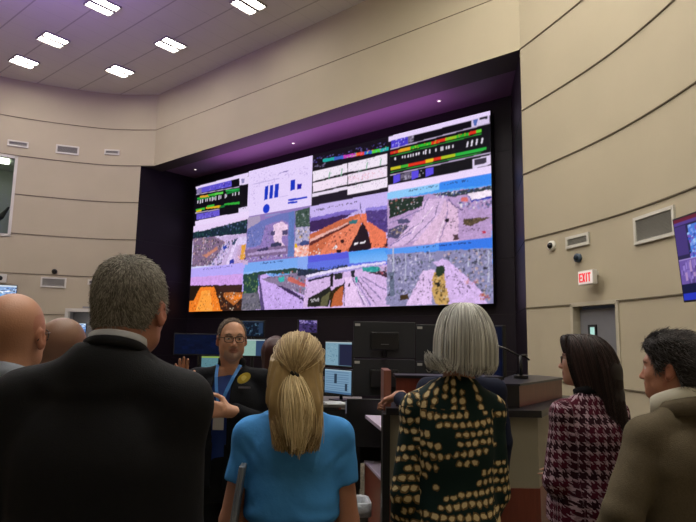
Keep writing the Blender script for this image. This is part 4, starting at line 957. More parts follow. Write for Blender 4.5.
def p_map(img):
    img[:] = lin('9cc8e0'); rect(img, 0, 0, 1, .05, 'e0f0f8'); rect(img, .52, .1, 1, .98, '2c3050'); rect(img, .5, .1, .56, .95, '50708c'); speck(img, .05, .1, .45, .9, ['6c9cb8', 'c8e8f0', '80b0c8'], 60, 3)
def p_dark(img):
    img[:] = lin('0c1838'); speck(img, .0, .0, 1, 1, ['101c44', '0a1230'], 40, 4, .1, .1)
def p_darkmap(img):
    img[:] = lin('101828'); rect(img, 0, 0, 1, .05, '405068'); speck(img, .02, .08, .9, .95, ['203850', '304860', '182838', '507088'], 70, 5, .05, .06); rect(img, .78, .1, .95, .8, '283c58')
def p_light(img):
    img[:] = lin('b0dcd0'); rect(img, 0, 0, 1, .08, 'e0f0f4'); rect(img, .65, .08, 1, 1, '3c5880'); speck(img, .05, .12, .6, .9, ['a0d0c0', 'c8f0dc'], 40, 6)
def p_green(img):
    img[:] = lin('6c9ca8'); rect(img, 0, 0, 1, .14, 'a0c060'); speck(img, .05, .2, .95, .95, ['406878', '90c0c8', '304858'], 50, 7)
def p_blue(img):
    img[:] = lin('5880c0'); rect(img, 0, 0, 1, .1, 'd0e4f8'); speck(img, 0, .1, 1, .4, ['e8f4ff', 'a0c8f0', '305890'], 60, 8, .06, .05); rect(img, 0, .45, 1, .6, '88b0e8')
def p_greendark(img):
    img[:] = lin('182818'); rect(img, 0, .05, 1, .2, '70b040'); speck(img, 0, .2, 1, 1, ['284028', '60a040', '0c140c', '508038'], 70, 9, .06, .05)
def p_tv(img):
    img[:] = lin('7050a8'); rect(img, 0, 0, 1, .05, '6a2438'); rect(img, 0, .05, 1, .09, '584090'); rect(img, .0, .09, .5, .5, '2c2850'); rect(img, .16, .12, .75, .5, '5080e0'); speck(img, .14, .12, .6, .5, ['a0c8ff', '3058c0', '80a0f0', '7858c0'], 200, 10, .02, .03)
    rect(img, 0, .1, .14, .45, '48387c'); rect(img, 0, .5, 1, .515, 'a890d8'); rect(img, 0, .515, 1, .8, '7058a8'); speck(img, .02, .53, .9, .78, ['9880d0', '5c488c', '8870c0', 'b090c8'], 120, 11, .02, .08); rect(img, 0, .8, 1, .92, '141840'); rect(img, 0, .92, 1, 1, '2838c0')
def p_tvl(img):
    img[:] = lin('88a8d8'); rect(img, 0, 0, 1, .08, 'd0dce8'); speck(img, 0, .08, 1, .4, ['ffffff', '6090d8', 'b8d0f0', '405070'], 120, 12, .05, .03); rect(img, 0, .4, 1, .7, '70b0e8'); speck(img, 0, .6, 1, 1, ['405070', '80a8d8'], 60, 13, .05, .05)
def p_purple(img):
    img[:] = lin('4a3c78'); speck(img, 0, 0, 1, .3, ['c0a8f0', '9080d8'], 30, 14, .1, .08); speck(img, 0, .3, 1, 1, ['241c40', '604c90'], 30, 15, .1, .1)
monitor((-.09, 6.8, 1.435), -.85, .50, .30, 'upper lit monitor with pale blue map left of the black monitor backs', p_map, stand=.016, es=.55, group='stacked lit monitors on the grey desk')
monitor((-.09, 6.8, 1.115), -.85, .50, .30, 'lower lit monitor showing a pale blue list left of the black monitor backs', p_list, stand=.065, es=.6, group='stacked lit monitors on the grey desk')
gd = empty('grey_desk', (-.35, 6.85, 0), 0, 'grey work surface with papers below the two stacked lit monitors', 'desk')
MB().box((0, 0, .885), (1.1, .95, .03), bev=.004).build('desk_top', mat('grey_laminate', '67645f', .5), gd)
for sx in (-.5, .5): MB().box((sx, 0, .435), (.05, .7, .87)).build('leg', M_black, gd)
MB().box((0, -.44, .45), (1.0, .03, .8)).build('modesty_panel', M_black, gd)
o = tag(MB().box((0, 0, 0), (.22, .28, .008)).build('paper_stack', mat('paper', 'c8ccd0', .8)), 'white papers lying on the grey desk below the lit monitors', 'papers'); o.location = (-.12, 6.52, .905); o.rotation_euler = (0, 0, .3)
o = empty('desk_divider', (-.30, 6.62, .90), 0, 'grey upright divider on the desk behind the blonde hair', 'divider'); MB().box((0, 0, .19), (.06, .3, .38), bev=.004).build('panel', mat('divider_grey', '4c4845', .6), o)
bt = empty('pump_bottle', (-.285, 6.6, 1.281), 0, 'small white pump bottle on the divider right of the blonde head', 'bottle')
MB().cyl((0, 0, 0), (0, 0, .10), .026, .024).cyl((0, 0, .10), (0, 0, .125), .024, .010).build('body', mat('bottle_white', '8a8688', .4), bt, True); MB().cyl((0, 0, .125), (0, 0, .17), .006, .005).box((0, -.012, .17), (.01, .04, .008)).build('pump', M_white, bt)
# far console row under the video wall
def console(x, y, rz, w, label, z=.80):
    r = empty('console_desk', (x, y, 0), rz, label, 'desk')
    MB().box((0, 0, z-.02), (w, .8, .04), bev=.006).build('desk_top', M_cap, r); MB().box((0, -.36, z/2-.02), (w-.1, .04, z-.05)).build('front_panel', M_black, r)
    for sx in (-1, 1): MB().box((sx*(w/2-.04), 0, z/2-.02), (.05, .7, z-.05)).build('side_panel', M_mah, r)
    return r
console(-2.1, 8.15, 0, 2.2, 'far black console desk under the dark blue monitor behind the presenter', 1.0)
monitor((-2.06, 8.1, 1.50), 0, .70, .30, 'wide monitor with an almost black navy picture behind the presenter', p_dark, stand=.33, es=.5)
monitor((-1.34, 8.25, 1.73), .1, .34, .24, 'small monitor with a dark map picture above the presenter on his left side', p_darkmap, stand=.58, es=.8)
monitor((-1.30, 8.0, 1.47), -.12, .40, .25, 'bright pale green monitor beside the presenter head', p_light, stand=.33, es=.55)
monitor((-1.80, 7.9, 1.25), .1, .34, .22, 'small lit monitor with a green title bar beside the presenter shoulder', p_green, stand=.13, es=.6)
console(-.75, 9.2, 0, 1.4, 'distant console desk carrying the small purple-lit monitor', 1.0)
monitor((-.62, 9.2, 1.80), .5, .34, .22, 'small distant monitor with a purple picture above the pump bottle', p_purple, stand=.68, es=.6)
# right end monitor and desk
monitor((1.28, 5.30, 1.44), -1.2, .50, .62, 'upright monitor seen nearly edge-on right of the silver hair, dark blue glow', p_dark, stand=.12, es=.4)
ar = empty('equipment_stand', (1.235, 4.13, 1.351), 0, 'thin black jointed stand arm on the wooden riser box', 'stand')
MB().cyl((0, 0, .0), (0, 0, .02), .05).build('base', M_black, ar)
MB().cyl((0, 0, .0), (0, 0, .16), .012).tube([(0, 0, .15), (-.09, .02, .20), (-.16, .03, .225)], .008).tube([(0, 0, .16), (.03, -.02, .15), (.05, -.04, .13)], .007).build('arm', M_black, ar, True)
MB().box((.02, -.02, .165), (.03, .02, .010)).build('joint_cap', M_metal, ar)
if 0: tb2 = empty('side_table', (1.62, 5.3, 0), 0, 'low dark table carrying the monitor arm beyond the riser', 'table')
# left alcove monitors
console(-7.6, 16.0, 0, 1.8, 'far left console desk in front of the lit grey alcove', .95)
monitor((-7.50, 16.0, 1.795), 0, .62, .27, 'far left lit monitor with a blue and white picture', p_blue, stand=.008, es=1.0)
monitor((-7.50, 16.0, 1.515), 0, .62, .27, 'far left lit monitor with a green and black picture', p_greendark, stand=.43, es=1.0)
# wall mounted screens
def tv(loc, rz, w, h, tilt, label, paint, es):
    r = empty('television', loc, rz, label, 'television'); T = Matrix.Rotation(tilt, 4, 'X')
    MB().box((0, .02, 0), (w, .05, h), bev=.006).build('housing', M_black, r).matrix_local = T
    s = pixel_screen(w-.04, h-.04, 120, 80, paint, r, -.0075, es); s.matrix_local = T
    MB().box((0, .16, 0), (.4, .26, .3)).build('wall_bracket', M_black, r)
    return r
tv((3.492, 5.24, 2.485), -PI/2+.02, 1.5, .885, math.radians(4.5), 'wall mounted television with purple and blue traffic pictures at the right edge', p_tv, .9)
(x, y), t = at(WL, 4.40); 
r = tv((x+.14, y-.30, 2.66), math.atan2(-(at(WL, 5.08)[0][1]-y), -(at(WL, 5.08)[0][0]-x))*1.0, 1.45, .72, math.radians(3), 'wall mounted television at the left edge with a white and blue map picture', p_tvl, 1.0)

# ------------------------------------------------------------------ figures: signed distance modelling
def fnoise(X, Y, Z, f, seed, n=5):
    R = np.random.default_rng(seed); o = 0
    for i in range(n):
        k = R.normal(size=3); k = k/np.linalg.norm(k)*f*R.uniform(.6, 1.5); o = o+np.sin(X*k[0]+Y*k[1]+Z*k[2]+R.uniform(0, 6.28))
    return o/n
class Sdf:
    def __init__(s): s.ops = []; s.lo = []; s.hi = []
    def _add(s, fn, lo, hi, k, mode):
        lo, hi = np.array(lo, float), np.array(hi, float); s.ops.append((fn, lo, hi, k, mode))
        if mode == 'u': s.lo.append(lo); s.hi.append(hi)
    def cap(s, a, b, ra, rb=None, k=.02, mode='u'):
        a, b = np.array(a, float), np.array(b, float); rb = ra if rb is None else rb; ba = b-a; L = max(ba@ba, 1e-9)
        def fn(X, Y, Z):
            px, py, pz = X-a[0], Y-a[1], Z-a[2]; h = np.clip((px*ba[0]+py*ba[1]+pz*ba[2])/L, 0, 1)
            return np.sqrt((px-h*ba[0])**2+(py-h*ba[1])**2+(pz-h*ba[2])**2)-(ra+(rb-ra)*h)
        r = max(ra, rb); s._add(fn, np.minimum(a, b)-r, np.maximum(a, b)+r, k, mode); return s
    def chain(s, pts, rs, k=.02):
        for i in range(len(pts)-1): s.cap(pts[i], pts[i+1], rs[i], rs[i+1], k)
        return s
    def ell(s, c, r, rot=None, k=.02, mode='u'):
        c, r = np.array(c, float), np.array(r, float); R = np.eye(3) if rot is None else np.array(rot)
        def fn(X, Y, Z):
            p = np.stack([X-c[0], Y-c[1], Z-c[2]], -1)@R; k0 = np.linalg.norm(p/r, axis=-1)+1e-9; k1 = np.linalg.norm(p/r**2, axis=-1)+1e-9
            return k0*(k0-1)/k1
        m = r.max(); e = np.abs(R)@r if rot is not None else r
        s._add(fn, c-e, c+e, k, mode); return s
    def loft(s, tab, k=.02, mode='u', p=2.4):
        """tab rows: z, cx, cy, rx, ry"""
        T = np.array(sorted(tab), float); zz = np.linspace(T[0, 0], T[-1, 0], len(T)*8)
        # smooth (catmull) resampling
        def cr(col):
            z = T[:, 0]; v = T[:, col]; d = np.gradient(v, z); out = np.empty_like(zz)
            j = np.clip(np.searchsorted(z, zz)-1, 0, len(z)-2); h = z[j+1]-z[j]; t = (zz-z[j])/h
            return (2*t**3-3*t**2+1)*v[j]+(t**3-2*t**2+t)*h*d[j]+(-2*t**3+3*t**2)*v[j+1]+(t**3-t**2)*h*d[j+1]
        c1, c2, c3, c4 = (cr(i) for i in (1, 2, 3, 4))
        def fn(X, Y, Z):
            z = Z; cx, cy, rx, ry = (np.interp(z, zz, c) for c in (c1, c2, np.maximum(c3, .01), np.maximum(c4, .01)))
            n = (np.abs((X-cx)/rx)**p+np.abs((Y-cy)/ry)**p)**(1/p); d = (n-1)*np.minimum(rx, ry)
            return np.maximum(d, np.maximum(Z-zz[-1], zz[0]-Z))
        s._add(fn, (min(c1-c3), min(c2-c4), zz[0]), (max(c1+c3), max(c2+c4), zz[-1]), k, mode); return s
    def cut(s, p, n, rad=.12):
        """remove the half space beyond p along n, only near p"""
        p = np.array(p, float); n = np.array(n, float); n /= np.linalg.norm(n)
        def fn(X, Y, Z): return -((X-p[0])*n[0]+(Y-p[1])*n[1]+(Z-p[2])*n[2])
        s._add(fn, p-rad, p+rad, .0, 's'); return s
    def mod(s, fn, lo=(-9, -9, -9), hi=(9, 9, 9)): s._add(fn, lo, hi, 0, 'm'); return s
    def mesh(s, h=.008, refine=()):
        """refine: list of (lo, hi, h) boxes with finer grid planes"""
        lo = np.min(s.lo, 0)-.02; hi = np.max(s.hi, 0)+.02; G = []
        for ax in range(3):
            marks = [lo[ax]]
            while marks[-1] < hi[ax]:
                x = marks[-1]; st = h
                for l, u, hh in refine:
                    if l[ax]-h < x < u[ax]: st = min(st, hh)
                marks.append(x+st)
            G.append(np.array(marks))
        gx, gy, gz = G; D = np.full((len(gx), len(gy), len(gz)), .2, np.float32)
        for fn, l, u, k, mode in s.ops:
            mg = k*1.2+h*2.5 if mode == 'u' else (k+h if mode == 's' else 0)
            I = [slice(max(0, np.searchsorted(g, l[a]-mg)-1), min(len(g), np.searchsorted(g, u[a]+mg)+1)) for a, g in enumerate(G)]
            if any(i.stop <= i.start for i in I): continue
            X, Y, Z = gx[I[0], None, None], gy[None, I[1], None], gz[None, None, I[2]]
            X, Y, Z = np.broadcast_arrays(X, Y, Z); sub = D[I[0], I[1], I[2]]
            if mode == 'm': D[I[0], I[1], I[2]] = fn(X, Y, Z, sub); continue
            d = fn(X, Y, Z).astype(np.float32)
            if mode == 'u':
                if k > 0: hh = np.clip(.5+.5*(sub-d)/k, 0, 1); r = sub*(1-hh)+d*hh-k*hh*(1-hh)
                else: r = np.minimum(sub, d)
            else:
                d = -d
                if k > 0: hh = np.clip(.5-.5*(sub-d)/k, 0, 1); r = sub*(1-hh)+d*hh+k*hh*(1-hh)
                else: r = np.maximum(sub, d)
            D[I[0], I[1], I[2]] = r
        D[0], D[-1], D[:, 0], D[:, -1], D[:, :, 0], D[:, :, -1] = (.2,)*6
        ins = D < 0; c = np.zeros(tuple(n-1 for n in D.shape), np.int8)
        for a in (0, 1):
            for b in (0, 1):
                for e in (0, 1): c += ins[a:a-1 or None, b:b-1 or None, e:e-1 or None]
        act = np.nonzero((c > 0) & (c < 8)); n = len(act[0]); P = np.zeros((n, 3)); W = np.zeros(n)
        for ax in range(3):
            o1, o2 = [a for a in range(3) if a != ax]
            for u in (0, 1):
                for v in (0, 1):
                    i0 = [act[0].copy(), act[1].copy(), act[2].copy()]; i0[o1] += u; i0[o2] += v; i1 = [q.copy() for q in i0]; i1[ax] += 1
                    a, b = D[tuple(i0)], D[tuple(i1)]; m = (a < 0) != (b < 0); t = np.where(m, a/(a-b+1e-12), 0)
                    q = np.stack([G[x][i0[x]] for x in range(3)], 1).astype(float); q[:, ax] += t*(G[ax][i1[ax]]-G[ax][i0[ax]])
                    P[m] += q[m]; W[m] += 1
        P /= np.maximum(W, 1)[:, None]; idx = -np.ones(c.shape, np.int64); idx[act] = np.arange(n); F = []
        for ax in range(3):
            o1, o2 = (ax+1) % 3, (ax+2) % 3; A = [slice(None)]*3; B = [slice(None)]*3; A[ax] = slice(0, -1); B[ax] = slice(1, None)
            a, b = ins[tuple(A)], ins[tuple(B)]; e = np.nonzero(a != b); e = [q.astype(np.int64) for q in e]
            ok = (e[o1] > 0) & (e[o2] > 0) & (e[o1] < D.shape[o1]-1) & (e[o2] < D.shape[o2]-1); e = [q[ok] for q in e]
            def g(u, v):
                i = [q.copy() for q in e]; i[o1] -= u; i[o2] -= v; return idx[tuple(i)]
            Q = np.stack([g(1, 1), g(0, 1), g(0, 0), g(1, 0)], 1); fl = ~ins[tuple(e)]; Q[fl] = Q[fl][:, ::-1]; F.append(Q)
        F = np.concatenate(F); F = F[(F >= 0).all(1)]
        return P, F
def smoothV(V, F, it=1, f=.5):
    n = len(V)
    for _ in range(it):
        A = np.zeros_like(V); W = np.zeros(n)
        for i in range(4):
            for j in (1, 3): np.add.at(A, F[:, i], V[F[:, (i+j) % 4]]); np.add.at(W, F[:, i], 1)
        V = V*(1-f)+A/np.maximum(W, 1)[:, None]*f
    return V
def rotm(yaw=0, pitch=0, roll=0):
    return np.array(Matrix.Rotation(yaw, 3, 'Z') @ Matrix.Rotation(pitch, 3, 'X') @ Matrix.Rotation(roll, 3, 'Y'))
def tubes(name, P, R, m, parent, cols=None, sides=4, center=None, flat=1.0):
    """P (N,M,3) strand paths, R (N,M) radii -> one mesh"""
    P = np.asarray(P, float); n, k = P.shape[:2]; T = np.gradient(P, axis=1); T /= np.linalg.norm(T, axis=2, keepdims=True)+1e-9
    ref = P-(np.array(center) if center is not None else P.mean((0, 1))); ref /= np.linalg.norm(ref, axis=2, keepdims=True)+1e-9
    U = np.cross(T, ref); U /= np.linalg.norm(U, axis=2, keepdims=True)+1e-9; Wv = np.cross(T, U)
    a = np.arange(sides)*2*PI/sides; R = np.asarray(R)[..., None, None]
    V = P[:, :, None, :]+R*(U[:, :, None, :]*np.cos(a)[None, None, :, None]+Wv[:, :, None, :]*np.sin(a)[None, None, :, None]*flat)
    I = np.arange(n*k*sides).reshape(n, k, sides); J = np.roll(I, -1, 2)
    F = np.stack([I[:, :-1], J[:, :-1], J[:, 1:], I[:, 1:]], -1).reshape(-1, 4)
    c = None if cols is None else np.repeat(cols, k*sides, 0)
    return np_mesh(name, V.reshape(-1, 3), F, m, parent, c)
nrm = lambda v: np.array(v, float)/np.linalg.norm(v)
M_skin = mat('skin', 'c08a70', .5, attr='Col', bump=.08, bscale=220); M_skin.node_tree.nodes['Principled BSDF'].inputs['Subsurface Weight'].default_value = .0
M_hair = mat('hair', '404040', .45, attr='Col', spec=.4)
M_hairm = mat('hair_matte', '404040', .75, attr='Col', spec=.25)

def head_ops(S, hc, R, s=1, female=False, jaw=1.0):
    """hc centre of head, R head rotation (x right of viewer when facing +Y is -x)"""
    hc = np.array(hc); t = lambda p: hc+R@(np.array(p)*s)
    w = .074 if female else .0775
    S.ell(t((0, -.012, .034)), np.array((w, .098, .09))*s, R, k=.03)
    S.ell(t((0, .022, -.02)), np.array((w*.84, .072, .092))*s, R, k=.03)
    S.ell(t((0, .040, -.068)), np.array((.046*jaw, .048, .042))*s, R, k=.03)
    S.cap(t((0, .076, -.096)), t((0, .07, -.092)), .018*s, .02*s, k=.025)
    for sx in (-1, 1):
        S.ell(t((sx*.037, .062, -.022)), np.array((.022, .022, .022))*s, R, k=.02)           # cheek
        S.ell(t((sx*.05, .02, -.062)), np.array((.016*jaw, .03, .024))*s, R, k=.02)          # jaw corner
    S.cap(t((-.034, .078, .03)), t((.034, .078, .03)), .011*s, k=.018)                          # brow
    for sx in (-1, 1): S.ell(t((sx*.031, .096, .006)), np.array((.017, .014, .011))*s, R, k=.010, mode='s')
    S.cap(t((0, .086, .012)), t((0, .106, -.028)), .0075*s, .0105*s, k=.010)                    # nose
    S.ell(t((0, .107, -.032)), np.array((.012, .012, .009))*s, R, k=.006)
    for sx in (-1, 1): S.ell(t((sx*.011, .097, -.034)), np.array((.007, .009, .007))*s, R, k=.004)
    for sx in (-1, 1): S.ell(t((sx*.031, .077, .006)), np.array((.0125, .0125, .0125))*s, R, k=.004) # eyeball under lids
    S.ell(t((0, .091, -.055)), np.array((.024, .010, .0055))*s, R, k=.004); S.ell(t((0, .089, -.067)), np.array((.020, .010, .0065))*s, R, k=.004)
    S.cap(t((-.02, .102, -.061)), t((.02, .102, -.061)), .0022*s, k=.003, mode='s')
    for sx in (-1, 1):
        RE = R@rotm(sx*-.45, .12, 0)
        S.ell(t((sx*(w+.006), -.012, -.006)), np.array((.0065, .018, .031))*s, RE, k=.006)
        S.ell(t((sx*(w+.013), -.008, -.002)), np.array((.005, .010, .018))*s, RE, k=.004, mode='s')
        S.ell(t((sx*(w+.002), -.004, -.03)), np.array((.006, .009, .010))*s, RE, k=.005)
def skin_cols(V, hc, R, s, base, lips='9a5a50', beard=None, scalp=None, blush=.0):
    L = (V-np.array(hc))@R/s; x, y, z = L.T; b = np.array(lin(base)); C_ = np.tile(b, (len(V), 1))
    def put(m, c): 
        nonlocal C_
        C_ = C_*(1-m[:, None])+np.array(lin(c))*m[:, None]
    inside = (np.abs(x) < .1) & (np.abs(y) < .13) & (np.abs(z) < .14)
    ear = inside & (np.abs(x) > .073); put(ear*.35, 'a85848')
    nose = inside*np.exp(-((x/.02)**2+((y-.105)/.02)**2+((z+.03)/.02)**2)); put(nose*.3, 'b06050')
    if beard:
        m = inside & (z < -.035) & (y > .03); bm = np.clip((-.05-z)/.02, 0, 1)*m*(np.abs(x) < .05)*.55; put(bm, beard)
        put((inside & (np.abs(x) < .03) & (y > .085) & (z < -.038) & (z > -.05))*.35, beard)
    lp = inside*np.clip(1.4-np.sqrt((x/.024)**2+((z+.061)/.013)**2), 0, 1)*(y > .07); put(np.clip(lp*2, 0, .9), lips)
    eye = inside*(y > .07)*(np.sqrt(((np.abs(x)-.031)/.016)**2+((z-.006)/.007)**2) < 1)*(y < .0895+.004); 
    put(eye*.85, 'c8bfb4'); put(inside*(y > .075)*(np.sqrt(((np.abs(x)-.031)/.006)**2+((z-.006)/.006)**2) < 1)*.95, '1c1410')
    brow = inside*(y > .06)*(np.sqrt(((np.abs(x)-.034)/.019)**2+((z-.033+np.abs(np.abs(x)-.03)*.3)/.0055)**2) < 1); put(brow*.75, '40332c')
    if scalp:
        m = inside & hairmask(y, z, 0); put(m*.8, scalp)
    return C_
def hairline(y, rec=0):
    return np.interp(y, [-.14, -.075, -.045, -.03, -.012, .004, .014, .03, .05, .07, .09, .12], [-.085, -.075, -.05, .0, .028, .03, -.005, -.01, .05+rec*.95, .072+rec, .085+rec, .2])
def hairmask(y, z, rec): return z > hairline(y, rec)
def hand(S, w, d, n, t, curls, thumb=.6, s=1.0, spread=.0):
    """w wrist, d pointing direction, n palm normal (direction the palm faces), t thumb side"""
    w = np.array(w, float); d, n, t = nrm(d), nrm(n), nrm(t)
    K = [(.088, .031), (.093, .010), (.089, -.011), (.080, -.030)]; L = [.074, .082, .077, .060]
    S.cap(w-d*.03*s, w+d*.01*s, .026*s, .026*s, k=.02)
    for (a, b) in K: S.cap(w+(d*.012+t*b*.55)*s, w+(d*a+t*b)*s, .0155*s, .0125*s, k=.012)
    S.cap(w+(d*.02+t*.012+n*.006)*s, w+(d*.06+t*.024+n*.008)*s, .016*s, .013*s, k=.012)
    for i, ((a, b), l, c) in enumerate(zip(K, L, curls)):
        p = w+(d*a+t*b)*s; ang = c*.55; q = nrm(d+t*spread*(1.5-i)); r = .0095 if i < 3 else .0082
        for j, f in enumerate((.45, .31, .24)):
            v = q*math.cos(ang)+n*math.sin(ang); p2 = p+v*l*f*s; S.cap(p, p2, r*s, (r-.0009)*s, k=.0035); p = p2; r -= .0009; ang += c*.9
    p = w+(d*.022+t*.024)*s; v = nrm(d*.55+t*(.45+thumb)+n*.25); p2 = p+v*.042*s; S.cap(p, p2, .016*s, .0125*s, k=.008)
    v = nrm(d*.8+t*(.15+thumb*.9)+n*.2); p3 = p2+v*.034*s; S.cap(p2, p3, .0115*s, .0105*s, k=.004); v = nrm(d*.95+t*thumb*.7+n*.25); S.cap(p3, p3+v*.027*s, .0105*s, .0085*s, k=.003)
    return (w-.13, w+.13)
class Person:
    def __init__(s, name, label, x, y, rz, H, female=False, head=(0, .02, 0), hyaw=0, hpitch=0, hroll=0, arms=None, skin='b98770', sw=.19, girth=1.0, jaw=1.0, hand_cfg=None, seated=False, headscale=1.0, **sk):
        s.root = empty('person', (x, y, 0), rz, label, 'person'); s.k = k = H/1.76; s.female = female; s.sw = sw
        s.hs = k*headscale; s.hc = np.array((head[0], head[1], head[2]))+np.array((0, 0, H-.122*s.hs)); s.R = rotm(hyaw, hpitch, hroll); s.H = H
        s.z0 = 0
        s.nb = np.array((head[0]*.3, -.015, H-.30*k)); s.sh = {a: np.array((a*sw, -.005, H-.335*k)) for a in (-1, 1)}
        s.arms = arms or {a: (np.array((a*(sw+.05), -.02, H-.63*k)), np.array((a*(sw+.055), .05, H-.89*k))) for a in (-1, 1)}
        s.hips = {a: np.array((a*.09*k, 0, H*.52)) for a in (-1, 1)}
        if seated: s.knee = {a: np.array((a*.12, .42, .50)) for a in (-1, 1)}; s.hips = {a: np.array((a*.1, 0, .50)) for a in (-1, 1)}; s.ank = {a: np.array((a*.12, .42, .09)) for a in (-1, 1)}
        else: s.knee = {a: np.array((a*.10*k, .01, H*.285)) for a in (-1, 1)}; s.ank = {a: np.array((a*.11*k, -.01, .09)) for a in (-1, 1)}
        S = Sdf(); g = girth; nr = .049 if female else .059
        z = lambda f: H-f*k
        if seated: tab = [(.44, 0, 0, .15, .11), (.6, 0, 0, .14, .10), (z(.55), 0, 0, .14, .095), (z(.42), 0, 0, .15, .095), (z(.33), 0, -.005, .12, .075), (z(.285), 0, -.012, .06, .055)]
        else: tab = [(z(.93), 0, 0, .13, .09), (z(.82), 0, 0, .15, .10), (z(.70), 0, 0, .125*g, .085*g), (z(.55), 0, 0, .13, .09), (z(.42), 0, 0, .14, .09), (z(.34), 0, -.005, .11, .07), (z(.285), 0, -.012, .06, .05)]
        S.loft(tab, k=.03)
        S.cap(s.nb, s.hc+s.R@np.array((0, -.022, -.04))*s.hs, nr*1.08, nr*.98, k=.03)
        for a in (-1, 1):
            S.cap(s.nb+[0, 0, -.005], s.sh[a]+[0, 0, -.01], .045, .04, k=.04)
            e, w = s.arms[a]; S.chain([s.sh[a], e, w], [.043, .035, .024], k=.015)
            S.chain([s.hips[a], s.knee[a], s.ank[a]], [.075, .052, .036], k=.02)
        head_ops(S, s.hc, s.R, s.hs, female, jaw)
        ref = [(s.hc-.14, s.hc+.135, .0042)]
        hcfg = hand_cfg or {}
        for a in (-1, 1):
            e, w = s.arms[a]; d = nrm(np.array(w)-np.array(e)); cfg = hcfg.get(a)
            if cfg is None: n = nrm(np.cross(d, [0, 1, 0])*(-a)) if abs(d[1]) < .8 else np.array((-a, 0, 0.)); t = nrm(np.cross(n, d)); t = t if t[1] > 0 or abs(t[1]) < .3 else -t; cfg = dict(d=d, n=n, t=t, curls=(.45, .5, .55, .6))
            lo, hi = hand(S, w, cfg['d'], cfg['n'], cfg['t'], cfg['curls'], cfg.get('thumb', .35), k*cfg.get('s', .97), cfg.get('spread', 0))
            if cfg.get('fine'): ref.append((lo, hi, .0035))
        V, F = S.mesh(.009, ref); V = smoothV(V, F, 1, .35)
        cols = skin_cols(V, s.hc, s.R, s.hs, skin, **sk)
        s.body = np_mesh('body', V, F, M_skin, s.root, cols); s.V, s.F = V, F; s.skinhex = skin
    def toL(s, p): return (np.asarray(p)-s.hc)@s.R/s.hs
    def toW(s, p): return s.hc+(np.asarray(p)*s.hs)@s.R.T
    def garment(s, name, tab, m, sleeve=None, r=(.062, .055, .045), h=.009, k=.035, shr=.058, neck=None, neck_h=.01, fold=.0, fseed=1, label=None, p=2.4, ks=.02, extra=None, slope=.0, ff=22, trap=.005):
        S = Sdf()
        for a in (-1, 1):
            e, w = s.arms[a]; e, w = np.array(e), np.array(w)
            if sleeve == 'long': S.chain([s.sh[a]+[0, 0, slope*.5], e, w], r, k=ks); S.cut(w-nrm(w-e)*.015, nrm(w-e), .09)
            elif sleeve:
                q = s.sh[a]+(e-s.sh[a])*min(sleeve, 1); S.chain([s.sh[a], q], [r[0], r[1]], k=ks); dd_ = nrm(q-s.sh[a]); S.cut(q-dd_*.005, dd_, .10)
        S.loft(tab, k=k*.6, p=p)
        if neck: S.cap(s.nb+[0, 0, .0], s.nb+[0, 0, neck_h], neck, k=k)
        for a in (-1, 1):
            S.cap(s.nb+[0, -.005, trap], s.sh[a]+[0, 0, slope], shr*.92, shr, k=k)
        if extra: extra(S)
        # neck opening
        S.cap(s.nb+[0, .02, .06+neck_h], s.nb+[0, .0, .15+neck_h], .062 if s.female else .066, .075, k=.008, mode='s')
        if fold: S.mod(lambda X, Y, Z, D: D+fold*fnoise(X, Y*.6, Z*1.5, ff, fseed, 6)+fold*.5*fnoise(X, Y, Z, ff*2.4, fseed+1, 5))
        V, F = S.mesh(h); V = smoothV(V, F, 1, .4)
        o = np_mesh(name, V, F, m, s.root)
        if label: o['label'] = label
        return o, V, F
    def trousers(s, m, name='trousers', seated=False):
        S = Sdf(); H = s.H; k = s.k
        if not seated: S.loft([(H*.46, 0, 0, .165*k, .115*k), (H*.52, 0, 0, .175*k, .122*k), (H*.60, 0, 0, .155*k, .112*k)], k=.03)
        else: S.loft([(.40, 0, .02, .18, .14), (.52, 0, .0, .18, .135), (.64, 0, 0, .16, .12)], k=.03)
        for a in (-1, 1): S.chain([s.hips[a], s.knee[a], s.ank[a]+[0, 0, -.02]], [.093, .068, .056], k=.02); S.cut(s.ank[a]+[0, 0, -.015], (0, 0, -1), .1)
        V, F = S.mesh(.014); np_mesh(name, V, F, m, s.root)
        for a in (-1, 1):
            S = Sdf(); q = s.ank[a]; S.ell(q+[0, .07, -.045], (.047, .135, .042), k=.01); S.cap(q+[0, -.01, 0], q+[0, -.01, -.04], .045, .045, k=.02)
            S.mod(lambda X, Y, Z, D: np.maximum(D, .004-Z)); V, F = S.mesh(.011); np_mesh('shoe', V, F, mat('black_shoe', '0c0b0b', .35), s.root)
    def cap_hair(s, name, m, thick, rec=0, noise=.003, col=('404040', '202020'), freq=60, seed=3, mask=None, h=.0045, jaw=1.0):
        """close hair volume grown from the head surface"""
        S = Sdf(); head_ops(S, s.hc, s.R, s.hs, s.female, jaw)
        S.cap(s.nb+[0, 0, .03], s.hc+s.R@np.array((0, -.022, -.04))*s.hs, .052 if s.female else .059, k=.03)
        def md(X, Y, Z, D):
            L = (np.stack([X, Y, Z], -1)-s.hc)@s.R/s.hs; x, y, z = L[..., 0], L[..., 1], L[..., 2]
            e = z-hairline(y, rec)
            if mask is not None: e = mask(x, y, z, e)
            th = thick(x, y, z) if callable(thick) else thick
            t = np.clip(e/.012, -1, 1)*th; t = np.where(np.abs(x) > .0815, -.02, t)
            return D-t+noise*fnoise(X, Y, Z*.5, freq, seed, 8)+np.where(t < 0, .006, 0)
        S.mod(md); V, F = S.mesh(h)
        L = s.toL(V); keep = np.ones(len(V), bool)
        cc = np.array(lin(col[0]))*(1-.0)+0*V; r = .5+.5*fnoise(V[:, 0]*1.5, V[:, 1]*1.5, V[:, 2]*.5, 260, 4, 6); cc = np.array(lin(col[0]))[None]*(1-r[:, None])+np.array(lin(col[1]))[None]*r[:, None]
